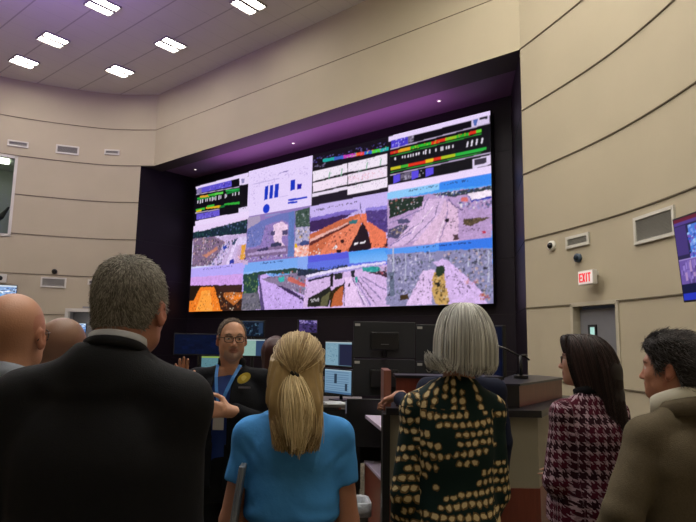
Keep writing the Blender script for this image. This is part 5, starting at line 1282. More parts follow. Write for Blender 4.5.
        z = s.hc[2]
        ok = V[:, 2] > s.hc[2]-.125*s.hs; fk = ok[F].all(1); F = F[fk]; u = np.unique(F); mp = -np.ones(len(V), int); mp[u] = np.arange(len(u))
        o = np_mesh(name, V[u], mp[F], m, s.root, cc[u]); return o, V[u], mp[F]
    def fuzz(s, name, V, F, m, n, length, comb, lift=.35, col=('808080', '303030'), r=.0007, seed=1, zmin=-.09, filt=None):
        """short strands rooted on a hair volume"""
        R = np.random.default_rng(seed); a, b, c_, d_ = (V[F[:, i]] for i in range(4)); Nn = np.cross(c_-a, d_-b); ar = np.linalg.norm(Nn, axis=1); Nn /= ar[:, None]+1e-12
        ctr = (a+c_)/2; Lc = s.toL(ctr); w = ar*(Lc[:, 2] > zmin)*((Lc[:, 2] > hairline(Lc[:, 1])-.005))
        # outward side
        sg = np.sign(((ctr-s.hc)*Nn).sum(1)); Nn *= sg[:, None]
        if filt is not None: w = w*filt(Lc)
        i = R.choice(len(F), n, p=w/w.sum()); u, v = R.random((2, n, 1)); p = (a[i]*(1-u)+b[i]*u)*(1-v)+(d_[i]*(1-u)+c_[i]*u)*v; nn_ = Nn[i]
        cd = comb(s.toL(p))@s.R.T; cd = cd-(cd*nn_).sum(1, keepdims=True)*nn_; cd /= np.linalg.norm(cd, axis=1, keepdims=True)+1e-9
        cd = cd+R.normal(0, .22, cd.shape); Ls = (length(s.toL(p)) if callable(length) else length)*R.uniform(.6, 1.2, (n, 1))
        Ls = np.reshape(Ls, (n, 1))
        P = np.stack([p-nn_*.001, p+(cd*.5+nn_*lift*.7)*Ls, p+(cd*1.0+nn_*lift)*Ls], 1)
        t = R.random((n, 1))**1.0; cols = np.array(lin(col[0]))*(t)+np.array(lin(col[1]))*(1-t)
        return tubes(name, P, np.tile([r, r, r*.35], (n, 1)), m, s.root, cols, 3, s.hc)
    def band(s, name, m, c, rx, ry, h, th, tilt=0, gap=0, yaw=0, flare=0, label=None, n=40, fold=0):
        """collar-like ring strip"""
        mb = MB(); T = Matrix.Rotation(yaw, 3, 'Z') @ Matrix.Rotation(tilt, 3, 'X'); prof = [(0, 0), (flare, h), (flare+th*.5, h+th*.5), (flare+th, h), (th, 0)]
        if fold: prof = [(0, 0), (0, h), (th, h+th), (th*2+flare, h-th), (th*2+fold, -h*.3), (th+fold, -h*.3), (th+flare*.6, h*.5)]
        rg = []
        for i in range(n+1):
            a = PI/2+gap/2+(2*PI-gap)*i/n; rg.append([mb.bm.verts.new(Vector(c)+T@Vector(((rx+o_)*math.cos(a), (ry+o_)*math.sin(a), zz))) for o_, zz in prof])
        for a, b in zip(rg, rg[1:]):
            for j in range(len(prof)): mb.bm.faces.new((a[j], b[j], b[(j+1) % len(prof)], a[(j+1) % len(prof)]))
        mb.bm.faces.new(rg[0]); mb.bm.faces.new(rg[-1][::-1]); bmesh.ops.recalc_face_normals(mb.bm, faces=mb.bm.faces)
        o = mb.build(name, m, s.root, True)
        if label: o['label'] = label
        return o
    def glasses(s, m, w=.026, hgt=.018, r=.0016, frame=True):
        mb = MB()
        def W_(p): return Vector(s.toW(p))
        for sx in (-1, 1):
            pts = [W_((sx*.031+w*math.copysign(abs(math.cos(a))**.6, math.cos(a)), .104-abs(sx*.031+w*math.cos(a))*.22, .004+hgt*math.copysign(abs(math.sin(a))**.6, math.sin(a)))) for a in np.linspace(0, 2*PI, 25)]
            mb.tube(pts, r, 6); mb.tube([W_((sx*.057, .092, .012)), W_((sx*.079, .05, .012)), W_((sx*.084, -.005, .010)), W_((sx*.082, -.03, -.012))], r*.9, 6)
        mb.tube([W_((-.006, .103, .010)), W_((0, .106, .013)), W_((.006, .103, .010))], r, 6)
        return mb.build('glasses', m, s.root, True)

# ------------------------------------------------------------------ people
M_suit = mat('black_suit_wool', '0d0e13', .8, noise=.12, nscale=90, bump=.15, bscale=400, spec=.25)
M_wshirt = mat('white_shirt_cotton', 'b9bcc4', .7)
M_blk = mat('black_trousers', '0d0e12', .8, spec=.2)
M_specs = mat('thin_metal_glasses', '5c5c60', .3, metal=.8)
def comb_down(L):  # short hair lying away from the crown whorl
    x, y, z = L.T; d = np.stack([x, y+.05, z*0-.03-np.abs(z)*.2], 1); return d
def T_(*rows): return list(rows)
def jacket_tab(H, k, sh, ch, wa, hi, dep, hem, cy=0):
    z = lambda f: H-f*k
    return [(hem, 0, cy, hi, dep), (z(.86), 0, cy, hi*.98, dep), (z(.68), 0, cy, wa, dep*.92), (z(.52), 0, cy, ch, dep*.98), (z(.42), 0, cy, ch*1.0, dep*.98), (z(.355), 0, cy-.005, ch*.82, dep*.80), (z(.31), 0, cy-.01, ch*.45, dep*.6)]

# 1 tall man in a dark suit, nearest
p = Person('person', 'tall grey-haired man in black suit seen from behind, nearest the camera', -.546, 1.33, 0, 1.775, head=(.034, .03, 0), hyaw=-.04, hpitch=-.12, sw=.176, headscale=.95, skin='b07a66',
           arms={-1: ((-.235, -.03, 1.17), (-.235, .08, .92)), 1: ((.186, -.03, 1.17), (.185, .08, .92))})
p.garment('suit_jacket', jacket_tab(1.775, 1, .19, .185, .18, .195, .135, .80), M_suit, 'long', (.058, .057, .047), shr=.056, neck=.066, neck_h=.055, fold=.0022, slope=.02, k=.07, trap=.055)
p.trousers(M_suit)
p.band('shirt_collar', M_wshirt, p.nb+[.016, .002, .096], .060, .064, .026, .004, tilt=-.30)
p.band('jacket_collar', M_suit, p.nb+[.014, -.002, .086], .064, .068, .018, .006, tilt=-.34, gap=1.2)
def th1(x, y, z): return .0045+.006*np.clip((z-.04)/.06, 0, 1)-.002*np.clip((-.03-z)/.04, 0, 1)
o, V, F = p.cap_hair('hair', M_hairm, th1, 0, .0016, ('85817a', '504d48'), 90, 5, mask=lambda x, y, z, e: np.where(y < -.02, np.minimum(e, z+.052), e))
p.fuzz('hair_strands', V, F, M_hairm, 11000, .011, comb_down, .12, ('c2bdb2', '5a5651'), .0007, 2, zmin=-.05)
p.glasses(M_specs)

# 2 bald man with glasses at the left edge
p = Person('person', 'bald man with thin glasses and grey shirt at the left edge', -.945, 1.63, 0, 1.712, head=(.0, .02, 0), hyaw=.05, headscale=1.0, sw=.165, skin='b68468')
M_gshirt = mat('grey_blue_shirt', '8d96a6', .75, bump=.1, bscale=300)
p.garment('shirt', jacket_tab(1.715, .975, .19, .185, .18, .19, .13, .88), M_gshirt, 'long', (.056, .05, .04), neck=.066, fold=.003)
p.band('shirt_collar', M_gshirt, p.nb+[0, -.004, .05], .062, .066, .032, .005, tilt=-.35, fold=.012)
p.trousers(M_blk); p.glasses(mat('dark_glasses', '2a2422', .3, metal=.3))
# 3 second bald man
p = Person('person', 'bald man in dark clothes between the left bald head and the black suit', -1.03, 2.1, 0, 1.66, hyaw=-.15, sw=.18, skin='8f644e', headscale=.98, scalp='7a5a48')
p.garment('jacket', jacket_tab(1.66, .94, .19, .19, .18, .19, .13, .82), M_suit, 'long', (.056, .05, .045), neck=.064, fold=.003)
p.trousers(M_blk); p.glasses(mat('dark_glasses', '2a2422', .3, metal=.3))

# 4 presenter
M_pj = mat('black_fleece_jacket', '101218', .9, bump=.2, bscale=120, spec=.2)
M_polo = mat('royal_blue_polo', '12357c', .75, bump=.1, bscale=300)
p = Person('person', 'bearded presenter with glasses, blue lanyard and black jacket facing the group', -.612, 3.1, PI, 1.70, head=(-.005, .03, 0), hyaw=.34, hpitch=-.02, headscale=.93, sw=.172, skin='c8967a', jaw=1.05, beard='958c86', lips='8a5548',
           arms={-1: ((-.25, .04, 1.13), (-.055, .26, 1.250)), 1: ((.285, .06, 1.17), (.215, .19, 1.345))},
           hand_cfg={1: dict(d=(-.1, .12, 1), n=(-.2, 1, .1), t=(-1, 0, 0), curls=(.25, .3, .35, .4), thumb=.3, fine=True, s=.95), -1: dict(d=(1, .12, .10), n=(.1, -.75, -.5), t=(-.15, -.15, 1), curls=(.2, .4, .5, .6), thumb=.32, fine=True, s=1.0, spread=.06)})
p.garment('polo_shirt', jacket_tab(1.70, .97, .17, .165, .17, .175, .115, .90), M_polo, .5, (.045, .045, .04), shr=.046, neck=.060, fold=.003)
def open_front(S):
    S.mod(lambda X, Y, Z, D: np.where(Y > .02, np.maximum(D, (.040+.016*np.clip((Z-1.1)/.3, 0, 1)-np.abs(X-.035+.02*np.clip((Z-1.25)/.2, -1, 1)))), D))
S_ = open_front
o, V, F = p.garment('jacket', jacket_tab(1.70, .97, .2, .195, .20, .205, .145, .86), M_pj, 'long', (.060, .057, .047), shr=.056, neck=.068, fold=.004, slope=.0)
# cut the front opening out of the jacket mesh
Vc = V[F].mean(1); wz = .034+.020*np.clip((Vc[:, 2]-1.05)/.35, 0, 1); keep = ~((Vc[:, 1] > .03) & (np.abs(Vc[:, 0]-.02) < wz) & (Vc[:, 2] < 1.47))
me = o.data; C.objects.unlink(o); bpy.data.objects.remove(o)
o = np_mesh('jacket', V, F[keep], M_pj, p.root); sol = o.modifiers.new('thick', 'SOLIDIFY'); sol.thickness = .008; sol.offset = -1
p.band('jacket_collar', M_pj, p.nb+[0, .0, .03], .066, .070, .045, .008, tilt=.25, gap=1.5)
p.band('shirt_collar', M_polo, p.nb+[0, .004, .045], .060, .064, .03, .004, tilt=.30, gap=.5)
p.trousers(M_blk)
M_lan = mat('light_blue_lanyard', '3f86d6', .6)
mb = MB()
for a, b in (((-.062, .02, 1.455), None), ((.062, .02, 1.455), None)):
    sx = math.copysign(1, a[0]); pts = [Vector((sx*.060, .045, 1.46)), Vector((sx*.044+.008, .104, 1.40)), Vector((sx*.024+.016, .130, 1.33)), Vector((.022+sx*.004, .137, 1.25))]
    for q0, q1 in zip(pts, pts[1:]):
        w_ = Vector((.008, 0, .003)); y_ = Vector((0, .002, 0))
        vs = [mb.bm.verts.new(v) for v in (q0-w_, q0+w_, q1+w_, q1-w_, q0-w_+y_, q0+w_+y_, q1+w_+y_, q1-w_+y_)]
        for f_ in ((0, 1, 2, 3), (7, 6, 5, 4), (0, 4, 5, 1), (2, 6, 7, 3), (1, 5, 6, 2), (3, 7, 4, 0)): mb.bm.faces.new([vs[i] for i in f_])
mb.build('lanyard', M_lan, p.root)
MB().box((.022, .142, 1.185), (.054, .004, .085), bev=.001).build('id_badge', mat('id_card', 'a9a49c', .4), p.root)
e = empty('tmp'); bpy.data.objects.remove(e)
yq = .152
em = MB(); em.cyl((-.093, .124, 1.398), (-.096, .134, 1.398), .027, .027, 28); bmesh.ops.transform(em.bm, matrix=Matrix.Translation((-.095, .129, 1.398)) @ Matrix.Rotation(.6, 4, 'Y') @ Matrix.Diagonal((1.35, 1, .85, 1)) @ Matrix.Translation((.095, -.129, -1.398)), verts=em.bm.verts); em.build('emblem', mat('gold_emblem', 'c0a838', .5), p.root, False, None)
em = MB(); em.cyl((-.096, .134, 1.398), (-.0965, .1355, 1.398), .014, .014, 24); em.build('emblem_centre', mat('gold_emblem_light', 'e0d070', .5), p.root)
MB().box((-.100, .136, 1.352), (.060, .004, .008)).build('name_strip', mat('strip_grey', '6c6870', .5), p.root)
p.glasses(mat('black_glasses', '0c0a0a', .3), .025, .017, .0022)
def mask_p(x, y, z, e): return np.where((y > .035) & (z < .075+.0), np.minimum(e, -.02), e)
o, V, F = p.cap_hair('hair', M_hairm, .0022, .058, .0007, ('6c5e54', '4a3e38'), 90, 6)
p.fuzz('hair_strands', V, F, M_hairm, 2600, .010, comb_down, .2, ('8a7c72', '3a302c'), .0007, 3)

# long hair helpers -------------------------------------------------
def scalp_pt(p, az, el, off=.0):
    """az: 0 = front, pi = back, positive to the person's left ; el from horizontal"""
    az, el = np.asarray(az, float), np.asarray(el, float)
    q = np.stack([-np.sin(az)*np.cos(el)*(.0775+off), -.012+np.cos(az)*np.cos(el)*(.098+off), .034+np.sin(el)*(.09+off)], -1); return p.toW(q)
def bez(P0, P1, P2, P3, m):
    t = np.linspace(0, 1, m)[None, :, None]; return (1-t)**3*P0[:, None]+3*(1-t)**2*t*P1[:, None]+3*(1-t)*t*t*P2[:, None]+t**3*P3[:, None]
def strandcols(R, n, a, b, pw=1.0):
    t = R.random((n, 1))**pw; return np.array(lin(a))*t+np.array(lin(b))*(1-t)

# 5 blonde woman in blue blouse
M_blue = mat('bright_blue_blouse', '4690d6', .8, noise=.05, nscale=14, bump=.25, bscale=26, spec=.2)
p = Person('person', 'woman with long half-tied blonde hair and bright blue short-sleeved blouse', -.162, 1.9, 0, 1.605, female=True, head=(.007, .01, 0), hyaw=-.10, headscale=.93, sw=.136, skin='a8755c',
           arms={-1: ((-.190, -.01, 1.035), (-.115, .20, 1.02)), 1: ((.176, -.01, 1.035), (.10, .20, .99))})
H_, k_ = 1.605, .912
p.garment('blouse', [(1.045, 0, 0, .136, .122), (1.065, 0, 0, .150, .135), (1.10, 0, 0, .152, .13), (1.18, 0, 0, .146, .12), (1.25, 0, 0, .146, .115), (1.315, 0, 0, .13, .10), (1.355, 0, -.01, .08, .07)],
          M_blue, .58, (.052, .050, .05), h=.0065, shr=.045, k=.035, trap=.035, slope=-.006, fold=.0038, ff=26, ks=.012, fseed=9,
          extra=lambda S: S.mod(lambda X, Y, Z, D: D+.0022*np.sin(Z*95+np.abs(X)*34+2*np.sin(X*22))*np.exp(-((Z-1.06)/.05)**2)*(np.abs(X) < .17)+.0016*np.sin((np.abs(X)-Z)*120)*np.exp(-((np.abs(X)-.14)/.04)**2-((Z-1.24)/.06)**2)))
p.trousers(mat('navy_skirt', '0c0f1c', .85))
R = np.random.default_rng(11)
# hair foundation volume
S = Sdf(); head_c = p.hc; 
S.ell(p.toW((0, -.022, .034)), np.array((.086, .098, .097))*p.hs, p.R, k=.02)
S.loft([(p.hc[2]-.215, .014, -.115, .050, .016), (p.hc[2]-.17, .012, -.115, .064, .022), (p.hc[2]-.10, .008, -.105, .084, .036), (p.hc[2]-.04, 0, -.075, .083, .052), (p.hc[2]+.03, 0, -.05, .078, .055)], k=.03, p=2.1)
S.mod(lambda X, Y, Z, D: D+.002*np.sin(np.arctan2(X, -Y-.02)*26)+.001*fnoise(X, Y, Z*.2, 300, 3))
S.mod(lambda X, Y, Z, D: np.maximum(D, (Y-(p.hc[1]+.045))*.7+(p.hc[2]-Z-.02)*.6))
V, F = S.mesh(.0055); rr = .5+.5*fnoise(V[:, 0]*1.0, V[:, 1], V[:, 2]*.08, 300, 5)
np_mesh('hair', V, F, M_hair, p.root, np.array(lin('8a7248'))*rr[:, None]+np.array(lin('ac9162'))*(1-rr[:, None]))
# A upper strands drawn to the clip
clip = p.toW((.012, -.132, -.010)); n = 900
az = PI+R.uniform(-1.62, 1.62, n)+0; el = R.uniform(-.1, 1.5, n); side = (np.abs(az-PI) > 1.1)
start = scalp_pt(p, np.where(R.random(n) < .35, R.uniform(-.8, .8, n), az), np.where(R.random(n) < .5, R.uniform(.75, 1.5, n), R.uniform(.1, .9, n)), .012)
L = p.toL(start); C0 = p.toL(clip)
ctr = np.array((0, -.012, .034)); rad = np.array((.0775, .098, .09))
def geo(start, clip, m, lift):
    a = (p.toL(start)-ctr)/rad; b = (p.toL(clip)-ctr)/rad; la = np.linalg.norm(a, axis=-1, keepdims=True); lb = np.linalg.norm(b, axis=-1, keepdims=True); a /= la; b = b/lb
    om = np.arccos(np.clip((a*b).sum(-1, keepdims=True), -1, 1)); t = np.linspace(0, 1, m); out = []
    for tt in t:
        d = (np.sin((1-tt)*om)*a+np.sin(tt*om)*b)/np.sin(om+1e-6); r = (la*(1-tt)+lb*tt)+lift*np.sin(PI*tt); out.append(ctr+d*r*rad)
    return p.toW(np.stack(out, 1))
P = geo(start, np.tile(clip, (n, 1))+R.normal(0, .006, (n, 3)), 12, R.uniform(.02, .09, (n, 1)))
tubes('upper_hair_strands', P, np.tile(np.linspace(.0019, .0010, 12), (n, 1)), M_hair, p.root, strandcols(R, n, 'dcc596', '8c7046'), 4, p.hc, .6)
# B hanging lower hair
n = 1300; az = PI+R.uniform(-1.5, 1.5, n); st = scalp_pt(p, az, R.uniform(-.25, .25, n), .010); a_ = az-PI
xs = np.sin(a_)   # + = person's right
ln = p.hc[2]-R.uniform(.195, .245, n)*(1-.06*np.abs(xs)); lay = R.uniform(0, 1, n)
mid = np.stack([p.hc[0]+xs*.090, -.060-.062*np.cos(a_)-.012*lay, p.hc[2]-.07+0*xs], 1); low = np.stack([p.hc[0]+.008+xs*.084, -.128-.02*np.cos(a_)*lay, p.hc[2]-.155+0*xs], 1)
end = np.stack([p.hc[0]+.012+xs*.058+R.normal(0, .006, n), -.138-.012*lay, ln], 1)
P = bez(st, mid, low, end, 14); P[:, :, 0] += np.sin(np.linspace(0, 9, 14))[None]*R.uniform(0, .0025, n)[:, None]
tubes('lower_hair_strands', P, np.tile(np.linspace(.0018, .0009, 14), (n, 1)), M_hair, p.root, strandcols(R, n, 'c2a878', '725a38'), 4, p.hc+[0, 0, -.1], .6)
# C tail below the clip
n = 420; u = R.normal(0, 1, (n, 2)); st = clip+np.stack([u[:, 0]*.006, R.uniform(-.006, .004, n), u[:, 1]*.006], 1)
end = np.stack([clip[0]+.018+u[:, 0]*.014, clip[1]-.058-R.uniform(0, .012, n), clip[2]-.175+R.normal(0, .022, n)], 1)
P = bez(st, st+np.stack([u[:, 0]*.014, -.046+0*xs[:n], -.04+0*xs[:n]], 1), end+np.stack([.010+u[:, 0]*.012, -.008+0*xs[:n], .07+0*xs[:n]], 1), end, 14)
tubes('tied_hair_tail', P, np.tile(np.linspace(.0018, .001, 14), (n, 1)), M_hair, p.root, strandcols(R, n, 'f0dcae', 'b09460', .8), 4, p.hc, .7)
cb = MB(); cb.box(tuple(clip+[0, -.012, .0]), (.020, .014, .014), rot=Matrix.Rotation(.5, 3, 'Y'), bev=.004); cb.sph(tuple(clip+[.008, -.014, -.004]), .007).sph(tuple(clip+[-.008, -.014, .004]), .007)
cb.build('hair_clip', mat('black_hair_clip', '08080c', .3), p.root, True)
# laptop under her left arm
lp = empty('laptop', (-.330, 1.93, 1.065), 0, 'thin grey laptop held upright under the left arm of the woman in blue', 'laptop')
lp.rotation_euler = (0, .13, .05)
MB().box((0, 0, 0), (.012, .30, .31), bev=.003).build('base', mat('laptop_grey', '8a929e', .4, metal=.4), lp); MB().box((-.009, 0, 0), (.006, .298, .308), bev=.002).build('lid', mat('laptop_grey2', '828a96', .35, metal=.4), lp)

# 6 silver-haired woman
def dress_mat():
    m = mat('dark_green_gold_print', '10201e', .8, spec=.2, bump=.1, bscale=300); nt = m.node_tree; b = nt.nodes['Principled BSDF']
    uv = N(nt, 'ShaderNodeAttribute', attribute_name='Wrap'); s = N(nt, 'ShaderNodeSeparateXYZ'); nt.links.new(uv.outputs['Vector'], s.inputs[0])
    nz = N(nt, 'ShaderNodeTexNoise'); nz.inputs['Scale'].default_value = 5; nt.links.new(uv.outputs['Vector'], nz.inputs['Vector'])
    nzs = N(nt, 'ShaderNodeSeparateXYZ'); nt.links.new(nz.outputs['Color'], nzs.inputs[0])
    U = M(nt, 'ADD', s.outputs[0], M(nt, 'MULTIPLY', M(nt, 'SUBTRACT', nzs.outputs[0], .5), .020)); Vv = M(nt, 'ADD', s.outputs[1], M(nt, 'MULTIPLY', M(nt, 'SUBTRACT', nzs.outputs[1], .5), .07))
    nh = N(nt, 'ShaderNodeTexNoise'); nh.inputs['Scale'].default_value = 55; nt.links.new(uv.outputs['Vector'], nh.inputs['Vector']); nhs = N(nt, 'ShaderNodeSeparateXYZ'); nt.links.new(nh.outputs['Color'], nhs.inputs[0])
    U = M(nt, 'ADD', U, M(nt, 'MULTIPLY', M(nt, 'SUBTRACT', nhs.outputs[0], .5), .016)); Vv = M(nt, 'ADD', Vv, M(nt, 'MULTIPLY', M(nt, 'SUBTRACT', nhs.outputs[1], .5), .018))
    def rows(u, v, pu, pv, seed, thr, msx, msy):
        row = M(nt, 'FLOOR', M(nt, 'DIVIDE', v, pv)); col_ = M(nt, 'ADD', M(nt, 'DIVIDE', u, pu), M(nt, 'MULTIPLY', row, .37))
        fu = M(nt, 'SUBTRACT', M(nt, 'FRACT', col_), .5); fv = M(nt, 'SUBTRACT', M(nt, 'FRACT', M(nt, 'DIVIDE', v, pv)), .5)
        d = M(nt, 'ADD', M(nt, 'POWER', M(nt, 'ABSOLUTE', M(nt, 'MULTIPLY', fu, 1.75)), 2.0), M(nt, 'POWER', M(nt, 'ABSOLUTE', M(nt, 'MULTIPLY', fv, 2.3)), 2.0))
        cb_ = N(nt, 'ShaderNodeCombineXYZ'); nt.links.new(M(nt, 'MULTIPLY', M(nt, 'FLOOR', col_), pu*msx), cb_.inputs[0]); nt.links.new(M(nt, 'MULTIPLY', row, pv*msy), cb_.inputs[1]); cb_.inputs[2].default_value = seed
        n_ = N(nt, 'ShaderNodeTexNoise'); n_.inputs['Scale'].default_value = 1.0; n_.inputs['Detail'].default_value = 2; nt.links.new(cb_.outputs[0], n_.inputs['Vector'])
        on = M(nt, 'GREATER_THAN', n_.outputs['Fac'], thr)
        rr_ = M(nt, 'ADD', .45, M(nt, 'MULTIPLY', n_.outputs['Fac'], .55))
        blob = M(nt, 'MULTIPLY', M(nt, 'LESS_THAN', d, rr_), on); core = M(nt, 'MULTIPLY', M(nt, 'LESS_THAN', d, M(nt, 'MULTIPLY', rr_, .45)), on); return blob, core
    b1, c1 = rows(U, Vv, .024, .029, 3.1, .455, 7, 26)
    b2, c2 = rows(Vv, U, .028, .034, 7.7, .48, 8, 40)
    up = M(nt, 'GREATER_THAN', s.outputs[1], 1.395)
    bl = M(nt, 'ADD', M(nt, 'MULTIPLY', b1, M(nt, 'SUBTRACT', 1, up)), M(nt, 'MULTIPLY', b2, up)); co = M(nt, 'ADD', M(nt, 'MULTIPLY', c1, M(nt, 'SUBTRACT', 1, up)), M(nt, 'MULTIPLY', c2, up))
    c = mixc(nt, bl, '0d2322', '6c5634'); c = mixc(nt, co, c, 'cbb88c'); nt.links.new(c, b.inputs['Base Color']); return m
def wrap_attr(o, V, cx=0, cy=0, r=.17, shx=None):
    """cloth coordinates: around the body and up"""
    u = np.arctan2(V[:, 0]-cx, -(V[:, 1]-cy))*r
    if shx is not None:
        for a in (-1, 1):
            m = (V[:, 0]*a > shx); ax = a*(shx+.03); u = np.where(m, a*.25+np.arctan2((V[:, 0]-ax), -(V[:, 1]-cy))*.055, u)
    me = o.data; at_ = me.attributes.new('Wrap', 'FLOAT_VECTOR', 'POINT'); w = np.stack([u, V[:, 2], V[:, 1]*0], 1).astype(np.float32); at_.data.foreach_set('vector', w.ravel())
M_dress = dress_mat()
p = Person('person', 'silver-haired woman in dark green jacket with golden blotched print, seen from behind', .345, 1.9, 0, 1.715, female=True, head=(.034, .01, 0), hyaw=-.12, hroll=.04, headscale=.94, sw=.118, skin='b0806a',
           arms={-1: ((-.158, -.03, 1.13), (-.155, .10, .92)), 1: ((.138, .0, 1.13), (.11, .16, .95))})
o, V, F = p.garment('printed_jacket', [(.62, 0, 0, .155, .15), (.95, 0, 0, .152, .145), (1.06, 0, 0, .142, .13), (1.16, 0, 0, .128, .115), (1.27, 0, 0, .130, .12), (1.37, 0, 0, .125, .11), (1.43, 0, -.008, .11, .085), (1.47, 0, -.012, .07, .065)],
          M_dress, 'long', (.044, .042, .038), h=.007, shr=.046, k=.035, fold=.0025, fseed=4, ks=.012, neck=.054, slope=-.005, neck_h=.03, trap=.025)
wrap_attr(o, V, 0, 0, .125, .112)
p.trousers(M_blk)
R = np.random.default_rng(21)
S = Sdf(); S.ell(p.toW((0, -.018, .028)), np.array((.086, .104, .102))*p.hs, p.R, k=.03)
zc = p.hc[2]; xc = p.hc[0]
S.loft([(zc-.090, xc, -.03, .084, .074), (zc-.065, xc, -.028, .094, .084), (zc-.03, xc, -.025, .094, .090), (zc+.03, xc, -.015, .082, .090)], k=.03, p=2.1)
S.mod(lambda X, Y, Z, D: D+.002*np.sin(np.arctan2(X-xc, -Y-.02)*30)+np.where(True, 0, 0))
S.mod(lambda X, Y, Z, D: np.maximum(D, np.minimum((Y-.055), .03-(Z-zc)+0*X)*1.0))
V, F = S.mesh(.006); np_mesh('hair', V, F, M_hair, p.root, np.tile(lin('92918b'), (len(V), 1)))
n = 2600; az = R.uniform(-2.25, 2.25, n)+PI; a_ = az-PI
top = p.toW(np.stack([R.normal(0, .006, n), R.uniform(-.05, .05, n), np.full(n, .132)], 1))
xs, ys = np.sin(a_), -np.cos(a_)
lay = R.uniform(.84, 1.05, n); wdt = np.where(xs < 0, .094, .104)
hgt = -.100+R.normal(0, .010, n)+.012*np.abs(xs)
m1 = np.stack([xc+xs*.080*lay, -.012+ys*.105*lay, zc+.130+0*xs], 1); m2 = np.stack([xc+xs*wdt*1.02*lay, -.02+ys*.128*lay, zc+.02+0*xs], 1)
e1 = np.stack([xc+xs*wdt*.99*lay, -.02+ys*.115*lay, zc-.045+0*xs], 1)
Pa = bez(top, m1, m2, e1, 12)
# ends: flick outwards on the left, tuck under on the right
fl = np.clip(-xs*1.6-.35, 0, 1)
e2 = e1+np.stack([xs*.004-fl*.012, ys*.004, hgt+.045], 1)*1.0; e3 = e1+np.stack([-fl*.030+(1-fl)*(-xs*.022), ys*.010*fl-(1-fl)*ys*.020, hgt+.060+fl*.014], 1)
Pb = bez(e1, e1+(e1-Pa[:, -2])*1.6, e2, e3, 8)
P = np.concatenate([Pa, Pb[:, 1:]], 1)
tubes('hair_strands', P, np.tile(np.linspace(.0021, .0012, 19), (n, 1)), M_hair, p.root, strandcols(R, n, 'e8e8e2', '7c7b77', .9), 4, p.hc, .6)
fo = empty('grey_folder', (.20, 1.93, .93), 0, 'slim grey folder held low in the left hand of the silver-haired woman', 'folder'); fo.rotation_euler = (0, .22, .2)
MB().box((0, 0, 0), (.010, .24, .40), bev=.002).build('cover', mat('folder_grey', '5a5f62', .5), fo)

# 7 person in navy behind her with one hand on the partition
M_navy = mat('navy_jacket', '141a30', .8, spec=.2)
p = Person('person', 'person in navy jacket hidden behind the silver-haired woman, resting one fist on the partition', .625, 3.17, 0, 1.66, hyaw=0, sw=.18, skin='b07e68',
           arms={-1: ((-.235, .03, 1.20), (-.325, .20, 1.285)), 1: ((.215, -.01, 1.08), (.215, .06, .86))},
           hand_cfg={-1: dict(d=(-.85, .35, -.30), n=(-.25, -.1, -1), t=(.3, .95, -.1), curls=(1.1, 1.15, 1.2, 1.2), thumb=.1, fine=True, s=1.0)})
p.garment('jacket', jacket_tab(1.66, .94, .2, .19, .18, .19, .135, .80), M_navy, 'long', (.056, .05, .042), neck=.064, fold=.003); p.trousers(M_blk)
p.cap_hair('hair', M_hairm, .012, 0, .002, ('2a2624', '141210'))

# 8 dark-haired woman in houndstooth jacket
def hound_mat():
    m = mat('maroon_houndstooth_tweed', '5a1c30', .85, spec=.15, bump=.25, bscale=260); nt = m.node_tree; b = nt.nodes['Principled BSDF']
    uv = N(nt, 'ShaderNodeAttribute', attribute_name='Wrap'); s = N(nt, 'ShaderNodeSeparateXYZ'); nt.links.new(uv.outputs['Vector'], s.inputs[0])
    nz = N(nt, 'ShaderNodeTexNoise'); nz.inputs['Scale'].default_value = 60; nt.links.new(uv.outputs['Vector'], nz.inputs['Vector']); w = M(nt, 'MULTIPLY', M(nt, 'SUBTRACT', nz.outputs['Fac'], .5), .012)
    P_ = .034; u = M(nt, 'DIVIDE', M(nt, 'ADD', s.outputs[0], w), P_); v = M(nt, 'DIVIDE', M(nt, 'ADD', s.outputs[1], w), P_)
    A = M(nt, 'GREATER_THAN', M(nt, 'FRACT', u), .60); B = M(nt, 'GREATER_THAN', M(nt, 'FRACT', v), .60)
    Dg = M(nt, 'GREATER_THAN', M(nt, 'FRACT', M(nt, 'MULTIPLY', M(nt, 'ADD', u, v), 2.0)), .62)
    same = M(nt, 'COMPARE', A, B, .1); light = M(nt, 'ADD', M(nt, 'MULTIPLY', same, A), M(nt, 'MULTIPLY', M(nt, 'SUBTRACT', 1, same), Dg))
    big = M(nt, 'GREATER_THAN', M(nt, 'FRACT', M(nt, 'DIVIDE', v, 3.0)), .62); big2 = M(nt, 'GREATER_THAN', M(nt, 'FRACT', M(nt, 'DIVIDE', u, 3.0)), .6)
    dark = mixc(nt, M(nt, 'MAXIMUM', M(nt, 'MULTIPLY', big, .8), M(nt, 'MULTIPLY', big2, .55)), '4c1226', '1a0e16')
    lightc = mixc(nt, M(nt, 'MULTIPLY', M(nt, 'GREATER_THAN', nz.outputs['Fac'], .52), .45), 'a8909c', '4c2032')
    nt.links.new(mixc(nt, light, dark, lightc), b.inputs['Base Color']); return m
p = Person('person', 'woman with long dark hair and maroon and white houndstooth jacket at the right', 1.0, 2.42, math.radians(20), 1.635, female=True, head=(0, .02, 0), hyaw=.68, headscale=.93, sw=.128, skin='b98c78',
           arms={-1: ((-.172, .0, 1.06), (-.02, .13, 1.03)), 1: ((.172, .0, 1.06), (.08, .18, 1.04))})
o, V, F = p.garment('houndstooth_jacket', [(.90, 0, 0, .180, .145), (.98, 0, 0, .178, .142), (1.08, 0, 0, .160, .13), (1.18, 0, 0, .156, .125), (1.27, 0, 0, .150, .12), (1.33, 0, -.005, .12, .09), (1.375, 0, -.012, .07, .065)],
          hound_mat(), 'long', (.054, .054, .048), trap=.02, slope=-.008, h=.007, shr=.048, fold=.003, fseed=14, neck=.058, ks=.014)
wrap_attr(o, V, 0, 0, .135, .135)
